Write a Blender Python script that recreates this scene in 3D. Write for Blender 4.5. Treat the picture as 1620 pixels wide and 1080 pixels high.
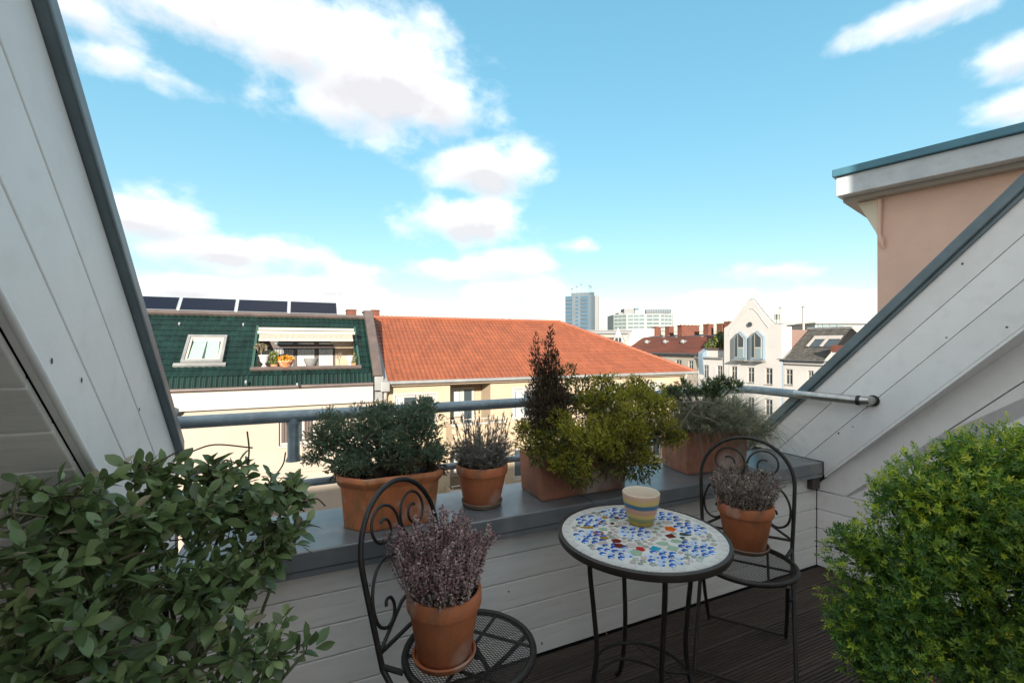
import bpy, bmesh, math, random
import numpy as np
from mathutils import Vector, Matrix

for o in list(bpy.data.objects):
    bpy.data.objects.remove(o)
scene = bpy.context.scene
COL = scene.collection
random.seed(7)
rng = np.random.default_rng(11)
R = math.radians

# ------------------------------------------------------------------ camera
# world: X runs along the parapet, Y points out over the courtyard, Z up, terrace floor at 0
YAW = R(24.5)
FPX, CX, HY, CAMZ = 715.0, 810.0, 545.0, 1.4
cam = bpy.data.cameras.new("camera")
cam.sensor_width = 36.0
cam.lens = FPX / 1620.0 * 36.0
cam.shift_y = 5.0 / 1620.0
cam.clip_start = 0.02
cam.clip_end = 6000.0
cam_o = bpy.data.objects.new("camera", cam)
COL.objects.link(cam_o)
cam_o.location = (0, 0, CAMZ)
cam_o.rotation_euler = (R(90), 0, -YAW)
scene.camera = cam_o

# ------------------------------------------------------------------ light
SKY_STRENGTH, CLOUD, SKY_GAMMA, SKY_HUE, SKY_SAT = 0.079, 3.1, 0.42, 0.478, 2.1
SUN = Vector((-0.40, -0.86, 0.30)).normalized()      # direction towards the sun
sun_el = math.asin(SUN.z)
sun_az = math.atan2(SUN.x, SUN.y)                      # from +Y, clockwise
sl = bpy.data.lights.new("sun", 'SUN')
sl.energy = 2.0
sl.angle = R(0.53)
sl.color = (1.0, 0.93, 0.83)
so = bpy.data.objects.new("sun", sl)
COL.objects.link(so)
so.rotation_euler = SUN.to_track_quat('Z', 'Y').to_euler()

scene.view_settings.view_transform = 'Standard'
scene.view_settings.look = 'None'
scene.view_settings.gamma = 1.0
scene.view_settings.exposure = 2.72
scene.cycles.max_bounces = 8
scene.cycles.diffuse_bounces = 6
scene.cycles.use_denoising = True

def view_dir(px, py):
    a, b = (px - CX) / FPX, (HY - py) / FPX
    c, s = math.cos(YAW), math.sin(YAW)
    return Vector((s + a * c, c - a * s, b))

def at(px, py, X=None, Y=None, z=None, D=None):
    """the point of the place seen in a direction, on a known plane or at a known depth"""
    d = view_dir(px, py)
    if X is not None: t = X / d.x
    elif Y is not None: t = Y / d.y
    elif z is not None: t = (z - CAMZ) / d.z
    else: t = D
    return Vector((0, 0, CAMZ)) + d * t

# ------------------------------------------------------------------ sky with clouds
W = bpy.data.worlds.new("World")
scene.world = W
W.use_nodes = True
nt = W.node_tree
nt.nodes.clear()
def wn(t, **kw):
    n = nt.nodes.new(t)
    for k, v in kw.items(): setattr(n, k, v)
    return n
def wl(a, b): nt.links.new(a, b)
def wmath(op, a, b=None, c=None, clamp=False):
    n = wn('ShaderNodeMath', operation=op); n.use_clamp = clamp
    for i, v in enumerate((a, b, c)):
        if v is None: continue
        if isinstance(v, (int, float)): n.inputs[i].default_value = v
        else: wl(v, n.inputs[i])
    return n.outputs[0]
def wdot(a, vec):
    n = wn('ShaderNodeVectorMath', operation='DOT_PRODUCT')
    wl(a, n.inputs[0]); n.inputs[1].default_value = vec
    return n.outputs['Value']
sky = wn('ShaderNodeTexSky', sky_type='NISHITA')
sky.sun_disc = False
sky.sun_elevation = sun_el
sky.sun_rotation = sun_az
sky.altitude = 50
sky.air_density = 1.0
sky.dust_density = 0.15
sky.ozone_density = 1.2
tint = wn('ShaderNodeHueSaturation')
tint.inputs['Hue'].default_value = SKY_HUE; tint.inputs['Saturation'].default_value = SKY_SAT; tint.inputs['Value'].default_value = 1.0
gm = wn('ShaderNodeGamma'); gm.inputs[1].default_value = SKY_GAMMA; wl(sky.outputs[0], gm.inputs[0])
wl(gm.outputs[0], tint.inputs['Color'])
geo = wn('ShaderNodeTexCoord')
dirv = geo.outputs['Generated']
mp = wn('ShaderNodeMapping'); wl(dirv, mp.inputs[0]); mp.inputs['Scale'].default_value = (1, 1, 1.5)
n1 = wn('ShaderNodeTexNoise'); n1.inputs['Scale'].default_value = 9.0; n1.inputs['Detail'].default_value = 7.0
n1.inputs['Roughness'].default_value = 0.57; wl(mp.outputs[0], n1.inputs['Vector'])
n2 = wn('ShaderNodeTexNoise'); n2.inputs['Scale'].default_value = 2.6; n2.inputs['Detail'].default_value = 2.0
wl(mp.outputs[0], n2.inputs['Vector'])
# clouds standing in the sky: centre direction, half width and half height (as slopes), strength
CLOUDS = [  # px, py, half-width px, half-height px, strength
    (310, 20, 190, 48, .75), (470, 70, 120, 62, .95), (600, 110, 150, 92, 1.2), (700, 165, 92, 64, 1.05), (560, 165, 110, 50, .9), (190, 95, 85, 22, .5), (245, 118, 55, 16, .45), (130, 15, 80, 40, .7),
    (775, 265, 95, 46, 1.15), (740, 350, 105, 40, 1.1), (800, 420, 70, 30, 1.0), (820, 462, 78, 28, .95), (700, 428, 48, 14, .6),
    (230, 345, 105, 46, 1.1), (340, 395, 150, 32, 1.0), (440, 402, 78, 15, .7), (575, 430, 52, 14, .6), (270, 455, 115, 24, .95), (500, 458, 95, 20, .75), (590, 478, 90, 12, .5),
    (850, 492, 110, 12, .5), (1215, 430, 55, 15, .5), (1150, 468, 70, 13, .55), (1320, 478, 95, 22, .6), (915, 390, 30, 9, .35),
    (1480, 15, 95, 26, .8), (1610, 90, 60, 32, .9), (1600, 170, 50, 22, .7), (40, 330, 180, 60, .8)]
field = None
shade = None
for (px, py, hw, hh, st) in CLOUDS:
    c = view_dir(px, py); L = c.length; c = c / L
    t1 = Vector((c.y, -c.x, 0)).normalized(); t2 = t1.cross(c).normalized()
    u = wdot(dirv, t1 * (FPX * L / hw / 1.10)); v = wdot(dirv, t2 * (FPX * L / hh / 1.16))
    d = wmath('SQRT', wmath('MULTIPLY_ADD', v, v, wmath('MULTIPLY', u, u)))
    f = wmath('MULTIPLY_ADD', d, -st, st)
    lowr = wmath('MULTIPLY', wmath('MULTIPLY_ADD', v, -1.0, 0.28), wmath('MAXIMUM', f, 0.0))     # positive under the belly
    field = f if field is None else wmath('SMOOTH_MAX', field, f, 0.18)
    shade = lowr if shade is None else wmath('MAXIMUM', shade, lowr)
# unseen clouds overhead, behind and beside the view, made denser for fill light
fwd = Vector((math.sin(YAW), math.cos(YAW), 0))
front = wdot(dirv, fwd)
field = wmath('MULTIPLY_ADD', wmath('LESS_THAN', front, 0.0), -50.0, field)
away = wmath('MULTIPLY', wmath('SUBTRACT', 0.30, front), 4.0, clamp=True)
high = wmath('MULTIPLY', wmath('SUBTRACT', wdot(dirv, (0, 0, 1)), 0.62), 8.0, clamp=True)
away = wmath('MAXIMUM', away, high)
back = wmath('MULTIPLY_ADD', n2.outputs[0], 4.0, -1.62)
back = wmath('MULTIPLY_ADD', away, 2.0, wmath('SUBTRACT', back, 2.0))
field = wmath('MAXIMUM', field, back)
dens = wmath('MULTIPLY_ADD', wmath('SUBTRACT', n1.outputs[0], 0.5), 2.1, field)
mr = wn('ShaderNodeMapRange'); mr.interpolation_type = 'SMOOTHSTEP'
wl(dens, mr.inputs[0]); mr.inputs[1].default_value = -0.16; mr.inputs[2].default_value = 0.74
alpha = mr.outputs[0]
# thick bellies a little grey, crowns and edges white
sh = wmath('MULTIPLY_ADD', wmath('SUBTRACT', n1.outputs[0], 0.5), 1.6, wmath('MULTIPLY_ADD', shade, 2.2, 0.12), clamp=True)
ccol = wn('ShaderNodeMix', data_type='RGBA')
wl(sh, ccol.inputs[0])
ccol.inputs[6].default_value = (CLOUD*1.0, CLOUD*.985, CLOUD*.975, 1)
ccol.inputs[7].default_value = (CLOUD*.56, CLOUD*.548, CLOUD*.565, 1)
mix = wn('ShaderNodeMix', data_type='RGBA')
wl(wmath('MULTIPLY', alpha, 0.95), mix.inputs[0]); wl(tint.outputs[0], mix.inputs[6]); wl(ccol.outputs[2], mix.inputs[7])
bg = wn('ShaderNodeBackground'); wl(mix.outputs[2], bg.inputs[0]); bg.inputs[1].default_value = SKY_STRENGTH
wo = wn('ShaderNodeOutputWorld'); wl(bg.outputs[0], wo.inputs[0])

# ------------------------------------------------------------------ materials
MATS = {}
def mat(name, col, rough=0.6, metal=0.0, col2=None, scale=8.0, detail=5.0, bump=0.0, bscale=40.0, stretch=None,
        spec=0.5, spots=None, spot_scale=30.0, spot_amt=0.5, rnd=0.0, lo=0.35, hi=0.65, coat=0.0, moss=None, attr=0.0):
    m = bpy.data.materials.new(name); m.use_nodes = True
    t = m.node_tree; b = t.nodes['Principled BSDF']
    b.inputs['Roughness'].default_value = rough; b.inputs['Metallic'].default_value = metal
    b.inputs['Specular IOR Level'].default_value = spec
    if coat: b.inputs['Coat Weight'].default_value = coat; b.inputs['Coat Roughness'].default_value = 0.15
    tc = t.nodes.new('ShaderNodeTexCoord'); src = tc.outputs['Object']
    if stretch:
        mpn = t.nodes.new('ShaderNodeMapping'); mpn.inputs['Scale'].default_value = stretch
        t.links.new(src, mpn.inputs[0]); src = mpn.outputs[0]
    cur = None
    if col2 is not None:
        n = t.nodes.new('ShaderNodeTexNoise'); n.inputs['Scale'].default_value = scale; n.inputs['Detail'].default_value = detail
        n.inputs['Roughness'].default_value = 0.6
        t.links.new(src, n.inputs['Vector'])
        r = t.nodes.new('ShaderNodeMapRange'); r.inputs[1].default_value = lo; r.inputs[2].default_value = hi
        t.links.new(n.outputs[0], r.inputs[0])
        mx = t.nodes.new('ShaderNodeMix'); mx.data_type = 'RGBA'
        t.links.new(r.outputs[0], mx.inputs[0])
        mx.inputs[6].default_value = (*col, 1); mx.inputs[7].default_value = (*col2, 1)
        cur = mx.outputs[2]
    if spots is not None:
        n = t.nodes.new('ShaderNodeTexNoise'); n.inputs['Scale'].default_value = spot_scale; n.inputs['Detail'].default_value = 3
        t.links.new(src, n.inputs['Vector'])
        r = t.nodes.new('ShaderNodeMapRange'); r.inputs[1].default_value = 0.55; r.inputs[2].default_value = 0.72
        r.inputs[4].default_value = spot_amt
        t.links.new(n.outputs[0], r.inputs[0])
        mx = t.nodes.new('ShaderNodeMix'); mx.data_type = 'RGBA'
        t.links.new(r.outputs[0], mx.inputs[0])
        if cur is not None: t.links.new(cur, mx.inputs[6])
        else: mx.inputs[6].default_value = (*col, 1)
        mx.inputs[7].default_value = (*spots, 1)
        cur = mx.outputs[2]
    if moss is not None:                      # dark damp growth in patches
        n = t.nodes.new('ShaderNodeTexNoise'); n.inputs['Scale'].default_value = 13.0; n.inputs['Detail'].default_value = 8; n.inputs['Roughness'].default_value = .7
        mo = t.nodes.new('ShaderNodeMapping'); mo.inputs['Location'].default_value = (3, 7, 1); mo.inputs['Scale'].default_value = (1, 1, .45)
        t.links.new(tc.outputs['Object'], mo.inputs[0]); t.links.new(mo.outputs[0], n.inputs['Vector'])
        r = t.nodes.new('ShaderNodeMapRange'); r.inputs[1].default_value = 0.50; r.inputs[2].default_value = 0.68; r.inputs[4].default_value = .8
        t.links.new(n.outputs[0], r.inputs[0])
        mx = t.nodes.new('ShaderNodeMix'); mx.data_type = 'RGBA'; t.links.new(r.outputs[0], mx.inputs[0])
        t.links.new(cur, mx.inputs[6]); mx.inputs[7].default_value = (*moss, 1); cur = mx.outputs[2]
    if attr:                                  # piece-by-piece colour difference (mesh attribute 'tint')
        an = t.nodes.new('ShaderNodeAttribute'); an.attribute_name = 'tint'
        r = t.nodes.new('ShaderNodeMapRange'); r.inputs[3].default_value = 1 - attr; r.inputs[4].default_value = 1 + attr
        t.links.new(an.outputs['Fac'], r.inputs[0])
        hs = t.nodes.new('ShaderNodeHueSaturation'); t.links.new(r.outputs[0], hs.inputs['Value']); t.links.new(cur, hs.inputs['Color']); cur = hs.outputs[0]
    if rnd:
        oi = t.nodes.new('ShaderNodeObjectInfo')
        r = t.nodes.new('ShaderNodeMapRange'); r.inputs[3].default_value = 1 - rnd; r.inputs[4].default_value = 1 + rnd
        t.links.new(oi.outputs['Random'], r.inputs[0])
        hs = t.nodes.new('ShaderNodeHueSaturation'); t.links.new(r.outputs[0], hs.inputs['Value'])
        if cur is not None: t.links.new(cur, hs.inputs['Color'])
        else: hs.inputs['Color'].default_value = (*col, 1)
        cur = hs.outputs[0]
    if cur is not None: t.links.new(cur, b.inputs['Base Color'])
    else: b.inputs['Base Color'].default_value = (*col, 1)
    if bump:
        n = t.nodes.new('ShaderNodeTexNoise'); n.inputs['Scale'].default_value = bscale; n.inputs['Detail'].default_value = 6
        t.links.new(src, n.inputs['Vector'])
        bp = t.nodes.new('ShaderNodeBump'); bp.inputs['Strength'].default_value = bump; bp.inputs['Distance'].default_value = 0.01
        t.links.new(n.outputs[0], bp.inputs['Height']); t.links.new(bp.outputs[0], b.inputs['Normal'])
    MATS[name] = m
    return m

def leaf_mat(name, ramp, rough=0.45, trans=0.25, use_obj=False, spec=0.5):
    """leaf colour chosen leaf by leaf along a ramp (mesh attribute 'tint', or the object's own random number)"""
    m = bpy.data.materials.new(name); m.use_nodes = True
    t = m.node_tree; b = t.nodes['Principled BSDF']
    b.inputs['Roughness'].default_value = rough; b.inputs['Specular IOR Level'].default_value = spec
    cr = t.nodes.new('ShaderNodeValToRGB')
    els = cr.color_ramp.elements
    while len(els) < len(ramp): els.new(0.5)
    for e, (p, c) in zip(els, ramp): e.position = p; e.color = (*c, 1)
    if use_obj:
        oi = t.nodes.new('ShaderNodeObjectInfo'); t.links.new(oi.outputs['Random'], cr.inputs[0])
    else:
        a = t.nodes.new('ShaderNodeAttribute'); a.attribute_name = 'tint'; t.links.new(a.outputs['Fac'], cr.inputs[0])
    t.links.new(cr.outputs[0], b.inputs['Base Color'])
    tr = t.nodes.new('ShaderNodeBsdfTranslucent'); t.links.new(cr.outputs[0], tr.inputs[0])
    ms = t.nodes.new('ShaderNodeMixShader'); ms.inputs[0].default_value = trans
    t.links.new(b.outputs[0], ms.inputs[1]); t.links.new(tr.outputs[0], ms.inputs[2])
    t.links.new(ms.outputs[0], t.nodes['Material Output'].inputs[0])
    MATS[name] = m
    return m

M = MATS
mat('white_board', (.82, .775, .72), .5, col2=(.74, .695, .645), scale=3.0, stretch=(.6, 6, 6), spots=(.46, .41, .35), spot_scale=11, spot_amt=.25, bump=.12, bscale=30, rnd=.06)
mat('slope_board', (.84, .81, .78), .5, col2=(.77, .74, .715), scale=4.0, spots=(.56, .51, .45), spot_scale=12, spot_amt=.18, bump=.10, bscale=30, rnd=.04)
mat('knot', (.10, .075, .06), .7)
mat('dark_gap', (.03, .028, .026), .9)
mat('flashing', (.15, .195, .215), .42, .1, col2=(.10, .135, .15), scale=5, bump=.05)
mat('zinc', (.23, .245, .25), .33, .25, col2=(.15, .16, .165), scale=4, detail=8, spots=(.31, .30, .28), spot_scale=7, spot_amt=.6, bump=.06, bscale=20)
mat('galv', (.27, .33, .355), .40, .3, col2=(.17, .215, .24), scale=9, detail=8, spots=(.40, .42, .42), spot_scale=40, spot_amt=.4, bump=.05)
mat('steel', (.5, .5, .48), .3, .9, col2=(.36, .35, .33), scale=30)
mat('deck', (.062, .041, .030), .5, col2=(.030, .021, .016), scale=4, stretch=(.5, 8, 8), bump=.2, bscale=30, rnd=.3)
mat('stone_tile', (.05, .052, .042), .6, col2=(.032, .036, .028), scale=6, bump=.1)
mat('terracotta', (.54, .17, .065), .72, col2=(.40, .12, .048), scale=7, detail=8, spots=(.60, .47, .38), spot_scale=7, spot_amt=.7, bump=.15, bscale=60, moss=(.30, .13, .065))
mat('terracotta_old', (.42, .165, .10), .8, col2=(.24, .10, .065), scale=5, detail=9, spots=(.56, .50, .44), spot_scale=5, spot_amt=.85, bump=.3, bscale=40, moss=(.13, .10, .055))
mat('terracotta_bright', (.62, .20, .07), .6, col2=(.40, .115, .045), scale=5, detail=9, spots=(.60, .52, .45), spot_scale=8, spot_amt=.7, bump=.15, bscale=50, moss=(.16, .12, .05))
mat('saucer', (.24, .16, .115), .8, col2=(.16, .105, .075), scale=15, bump=.2)
mat('soil', (.022, .015, .010), .95, col2=(.01, .007, .005), scale=60, bump=.8, bscale=90)
mat('iron', (.020, .019, .018), .48, .3, col2=(.035, .028, .022), scale=25, bump=.12, bscale=120)
mat('iron_rim', (.055, .042, .034), .5, .2, col2=(.035, .028, .024), scale=18, bump=.1)
mat('grout', (.60, .585, .53), .75, col2=(.50, .485, .44), scale=14, bump=.25, bscale=150)
mat('rim_tile', (.56, .53, .475), .5, col2=(.47, .44, .40), scale=10, rnd=.06)
mat('tile_blue', (.015, .085, .36), .12, col2=(.50, .58, .70), scale=45, lo=.50, hi=.60, rnd=.25, detail=2)
mat('tile_paleblue', (.46, .56, .70), .12, col2=(.05, .16, .50), scale=60, lo=.55, hi=.62, rnd=.1, detail=2)
mat('tile_grey', (.25, .27, .225), .10, col2=(.38, .39, .33), scale=40, rnd=.25)
mat('tile_sage', (.28, .38, .27), .12, rnd=.12)
mat('tile_pink', (.47, .40, .36), .15, rnd=.1)
mat('tile_maroon', (.16, .022, .015), .12, rnd=.25)
mat('tile_rust', (.27, .065, .025), .14, rnd=.2)
mat('tile_red', (.42, .018, .016), .1)
mat('tile_orange', (.66, .12, .015), .12)
mat('tile_teal', (.01, .26, .36), .1)
mat('tile_dark', (.035, .07, .075), .1)
mat('tile_ochre', (.30, .19, .03), .12)
mat('bark', (.085, .06, .042), .9, col2=(.05, .035, .025), scale=30, bump=.5, bscale=70)
mat('dead_wood', (.26, .21, .165), .9, col2=(.16, .125, .095), scale=40, bump=.3)
mat('twig_green', (.10, .095, .045), .8)
# buildings
mat('cream_wall', (0.3330, 0.2565, 0.1755), .9, col2=(0.2880, 0.2205, 0.1485), scale=.6, detail=8, bump=.08, bscale=14)
mat('white_render', (0.3053, 0.2537, 0.2021), .9, col2=(0.2752, 0.2279, 0.1806), scale=.5, detail=8, bump=.08, bscale=14)
mat('gable_render', (0.4300, 0.4085, 0.3827), .9, col2=(0.3913, 0.3698, 0.3440), scale=.35, detail=8, bump=.05, bscale=8)
mat('trim_white', (0.3096, 0.2795, 0.2451), .6)
mat('pink_render', (.68, .46, .36), .9, col2=(.61, .41, .32), scale=1.6, detail=9, spots=(.52, .36, .29), spot_scale=2.5, spot_amt=.3, bump=.35, bscale=45)
mat('bracket_cream', (.66, .60, .48), .7)
mat('fascia_white', (.50, .53, .545), .55, col2=(.40, .43, .45), scale=3, spots=(.33, .31, .29), spot_scale=9, spot_amt=.4)
mat('copper_blue', (.06, .17, .22), .4, .3, col2=(.045, .13, .17), scale=2)
mat('green_tile', (0.0015, 0.0106, 0.0081), .42, col2=(0.0034, 0.0170, 0.0132), scale=1.4, detail=8, spec=.22, attr=.35)
mat('green_base', (.016, .05, .036), .6)
mat('orange_tile', (0.1980, 0.0546, 0.0211), .62, col2=(0.1628, 0.0440, 0.0176), scale=1.0, detail=9, spots=(0.1232, 0.0484, 0.0264), spot_scale=2.2, spot_amt=.2, bump=.05, attr=.16)
mat('orange_base', (.20, .06, .03), .8)
mat('brown_metal', (.11, .08, .068), .5, .2, col2=(.075, .057, .05), scale=2)
mat('grey_metal', (.22, .22, .21), .5, .2, col2=(.16, .16, .155), scale=2)
mat('dark_metal', (.05, .06, .07), .5, .2, col2=(.035, .04, .045), scale=3)
mat('brick', (0.1320, 0.0422, 0.0238), .9, col2=(0.0880, 0.0299, 0.0176), scale=3, bump=.2, bscale=10)
mat('solar', (.005, .007, .014), .22, .0, spec=.25)
mat('alu', (.55, .55, .55), .35, .8)
mat('glass', (.03, .042, .048), .08, spec=.5)
mat('glass_pale', (.16, .21, .215), .06, spec=.9)
mat('curtain', (.42, .42, .39), .9, col2=(.28, .29, .27), scale=9, stretch=(6, 6, .2))
mat('curtain_green', (.36, .50, .40), .9, col2=(.25, .38, .30), scale=8, stretch=(6, 6, .2))
mat('brown_frame', (.055, .038, .030), .5)
mat('awning', (0.2550, 0.2295, 0.1870), .85, col2=(0.2040, 0.1827, 0.1487), scale=6, stretch=(8, 1, 1))
mat('awning_case', (.30, .28, .24), .5)
mat('urn_white', (.42, .40, .38), .6)
mat('grey_pot', (.16, .16, .15), .7)
mat('flower_orange', (.70, .24, .02), .7, rnd=.2)
mat('red_tile_far', (0.1496, 0.0378, 0.0176), .75, col2=(0.0836, 0.0264, 0.0150), scale=1.0, stretch=(1, .25, 3), detail=6)
mat('grey_tile_far', (.085, .078, .068), .85, col2=(.042, .040, .035), scale=1.6, detail=8, spots=(.15, .14, .10), spot_scale=3, spot_amt=.6)
mat('brown_tile_far', (.16, .10, .08), .85)
mat('slate', (.06, .065, .07), .7, col2=(.045, .048, .052), scale=1)
mat('bay_frame', (.16, .21, .25), .5, .1)
mat('tower_wall', (0.0850, 0.1062, 0.1232), .8, col2=(0.0723, 0.0935, 0.1062), scale=.1)
mat('tower_light', (.27, .265, .25), .8)
mat('tower_glass', (.035, .085, .13), .2, spec=.4)
mat('tower_dark', (.06, .09, .11), .3)
mat('office_white', (0.2635, 0.2762, 0.2635), .7)
mat('office_glass', (.05, .085, .08), .25, spec=.4)
mat('office_green', (.11, .145, .14), .25, spec=.4)
mat('far_grey', (.17, .17, .17), .8)
mat('far_cream', (0.2904, 0.2596, 0.2156), .9, col2=(0.2464, 0.2200, 0.1804), scale=.4)
mat('ground', (.23, .205, .17), .95, col2=(.16, .145, .12), scale=.2, detail=8, bump=.2, bscale=4)
mat('paving', (.36, .32, .27), .95, col2=(.28, .25, .21), scale=.5, detail=8)
mat('plaster_inside', (.62, .60, .57), .9)

# ------------------------------------------------------------------ mesh helpers
class MB:
    def __init__(s): s.v = []; s.f = []; s.m = []
    def add(s, vs, fs, mi=0):
        o = len(s.v); s.v += [tuple(v) for v in vs]
        for f in fs: s.f.append(tuple(i + o for i in f)); s.m.append(mi)
    def box(s, a, b, mi=0):
        x0, y0, z0 = [min(p, q) for p, q in zip(a, b)]; x1, y1, z1 = [max(p, q) for p, q in zip(a, b)]
        s.add([(x0,y0,z0),(x1,y0,z0),(x1,y1,z0),(x0,y1,z0),(x0,y0,z1),(x1,y0,z1),(x1,y1,z1),(x0,y1,z1)],
              [(0,3,2,1),(4,5,6,7),(0,1,5,4),(1,2,6,5),(2,3,7,6),(3,0,4,7)], mi)
        return s
    def fbox(s, F, u0, u1, v0, v1, n0, n1, mi=0):
        vs = [F(u, v, n) for n in (n0, n1) for (u, v) in ((u0,v0),(u1,v0),(u1,v1),(u0,v1))]
        s.add(vs, [(0,3,2,1),(4,5,6,7),(0,1,5,4),(1,2,6,5),(2,3,7,6),(3,0,4,7)], mi)
        return s
    def prism(s, F, poly, n0, n1, mi=0):
        k = len(poly)
        vs = [F(u, v, n0) for u, v in poly] + [F(u, v, n1) for u, v in poly]
        fs = [tuple(range(k))[::-1], tuple(range(k, 2*k))] + [(i, (i+1) % k, (i+1) % k + k, i + k) for i in range(k)]
        s.add(vs, fs, mi); return s
    def quad(s, *vs): s.add(vs, [tuple(range(len(vs)))]); return s
    def tube(s, pts, r, n=8, closed=False, cap=True, mi=0):
        pts = [Vector(p) for p in pts]; k = len(pts)
        rs = r if isinstance(r, (list, tuple)) else [r] * k
        tan = []
        for i in range(k):
            if closed: t = pts[(i+1) % k] - pts[i-1]
            else: t = pts[min(i+1, k-1)] - pts[max(i-1, 0)]
            tan.append(t.normalized() if t.length > 1e-9 else Vector((0,0,1)))
        ref = Vector((0,0,1)) if abs(tan[0].z) < .9 else Vector((1,0,0))
        a = tan[0].cross(ref).normalized()
        vs = []
        for i in range(k):
            a = (a - tan[i] * a.dot(tan[i]))
            a = a.normalized() if a.length > 1e-6 else tan[i].orthogonal().normalized()
            b = tan[i].cross(a)
            for j in range(n):
                th = 2*math.pi*j/n
                vs.append(pts[i] + (a*math.cos(th) + b*math.sin(th)) * rs[i])
        fs = []
        for i in range(k if closed else k-1):
            for j in range(n):
                p, q = i*n, ((i+1) % k)*n
                fs.append((p+j, p+(j+1) % n, q+(j+1) % n, q+j))
        if cap and not closed:
            fs.append(tuple(range(n))[::-1]); fs.append(tuple((k-1)*n + j for j in range(n)))
        s.add(vs, fs, mi); return s
    def lathe(s, prof, n=32, c=(0,0,0), mi=0, caps=True):
        vs = []; k = len(prof)
        for r, z in prof:
            for j in range(n):
                th = 2*math.pi*j/n
                vs.append((c[0]+r*math.cos(th), c[1]+r*math.sin(th), c[2]+z))
        fs = []
        for i in range(k-1):
            for j in range(n):
                fs.append((i*n+j, i*n+(j+1) % n, (i+1)*n+(j+1) % n, (i+1)*n+j))
        if caps: fs.append(tuple(range(n))[::-1]); fs.append(tuple((k-1)*n+j for j in range(n)))
        s.add(vs, fs, mi); return s
    def mesh(s, name, mats):
        me = bpy.data.meshes.new(name); me.from_pydata(s.v, [], s.f)
        for m in (mats if isinstance(mats, (list, tuple)) else [mats]): me.materials.append(M[m])
        if any(s.m): me.polygons.foreach_set('material_index', s.m)
        me.update(); return me
    def build(s, name, m, parent=None, smooth=False, bevel=0, loc=None, seg=2, fix=True):
        me = s.mesh(name, m)
        if fix:
            bm = bmesh.new(); bm.from_mesh(me); bmesh.ops.recalc_face_normals(bm, faces=bm.faces); bm.to_mesh(me); bm.free()
        return link(name, me, parent, smooth, bevel, loc, seg)

def link(name, me, parent=None, smooth=False, bevel=0, loc=None, seg=2):
    o = bpy.data.objects.new(name, me); COL.objects.link(o)
    if parent is not None: o.parent = parent
    if loc is not None: o.location = loc
    if smooth:
        me.shade_smooth() if hasattr(me, 'shade_smooth') else None
        if smooth != 'all': me.set_sharp_from_angle(angle=R(40))
    if bevel:
        b = o.modifiers.new('bevel', 'BEVEL'); b.width = bevel; b.segments = seg; b.limit_method = 'ANGLE'; b.angle_limit = R(30)
    return o
def tag(o, label, cat, group=None):
    o['label'] = label; o['category'] = cat
    if group: o['group'] = group
    return o
def thing(name, label, cat, loc=(0,0,0), rz=0, group=None):
    o = bpy.data.objects.new(name, None); COL.objects.link(o)
    o.empty_display_size = .1
    o.location = loc; o.rotation_euler = (0, 0, rz)
    return tag(o, label, cat, group)
def kind(o, k): o['kind'] = k; return o
def frame(O, U, V, N):
    O, U, V, N = Vector(O), Vector(U), Vector(V), Vector(N)
    return lambda u, v, n=0: O + U*u + V*v + N*n
def arc(c, r, a0, a1, n, f):
    """points of an arc in a plane given by f(x, y) -> point"""
    return [f(c[0] + r*math.cos(R(a0 + (a1-a0)*i/n)), c[1] + r*math.sin(R(a0 + (a1-a0)*i/n))) for i in range(n+1)]

def wall_holes(F, u0, u1, v0, v1, holes, depth=.18):
    """a wall front with real openings: front cells between the holes, reveals behind them"""
    mb = MB()
    us = sorted({u0, u1, *[h[0] for h in holes], *[h[1] for h in holes]}); vs = sorted({v0, v1, *[h[2] for h in holes], *[h[3] for h in holes]})
    us = [u for u in us if u0 - 1e-6 <= u <= u1 + 1e-6]; vs = [v for v in vs if v0 - 1e-6 <= v <= v1 + 1e-6]
    for i in range(len(us)-1):
        for j in range(len(vs)-1):
            cu, cv = (us[i]+us[i+1])/2, (vs[j]+vs[j+1])/2
            if any(h[0] < cu < h[1] and h[2] < cv < h[3] for h in holes): continue
            mb.quad(F(us[i],vs[j],0), F(us[i+1],vs[j],0), F(us[i+1],vs[j+1],0), F(us[i],vs[j+1],0))
    for (a, b, c, d) in [h[:4] for h in holes]:
        for p, q in (((a,c),(b,c)), ((b,c),(b,d)), ((b,d),(a,d)), ((a,d),(a,c))):
            mb.quad(F(*p,0), F(*q,0), F(*q,-depth), F(*p,-depth))
    return mb

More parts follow.
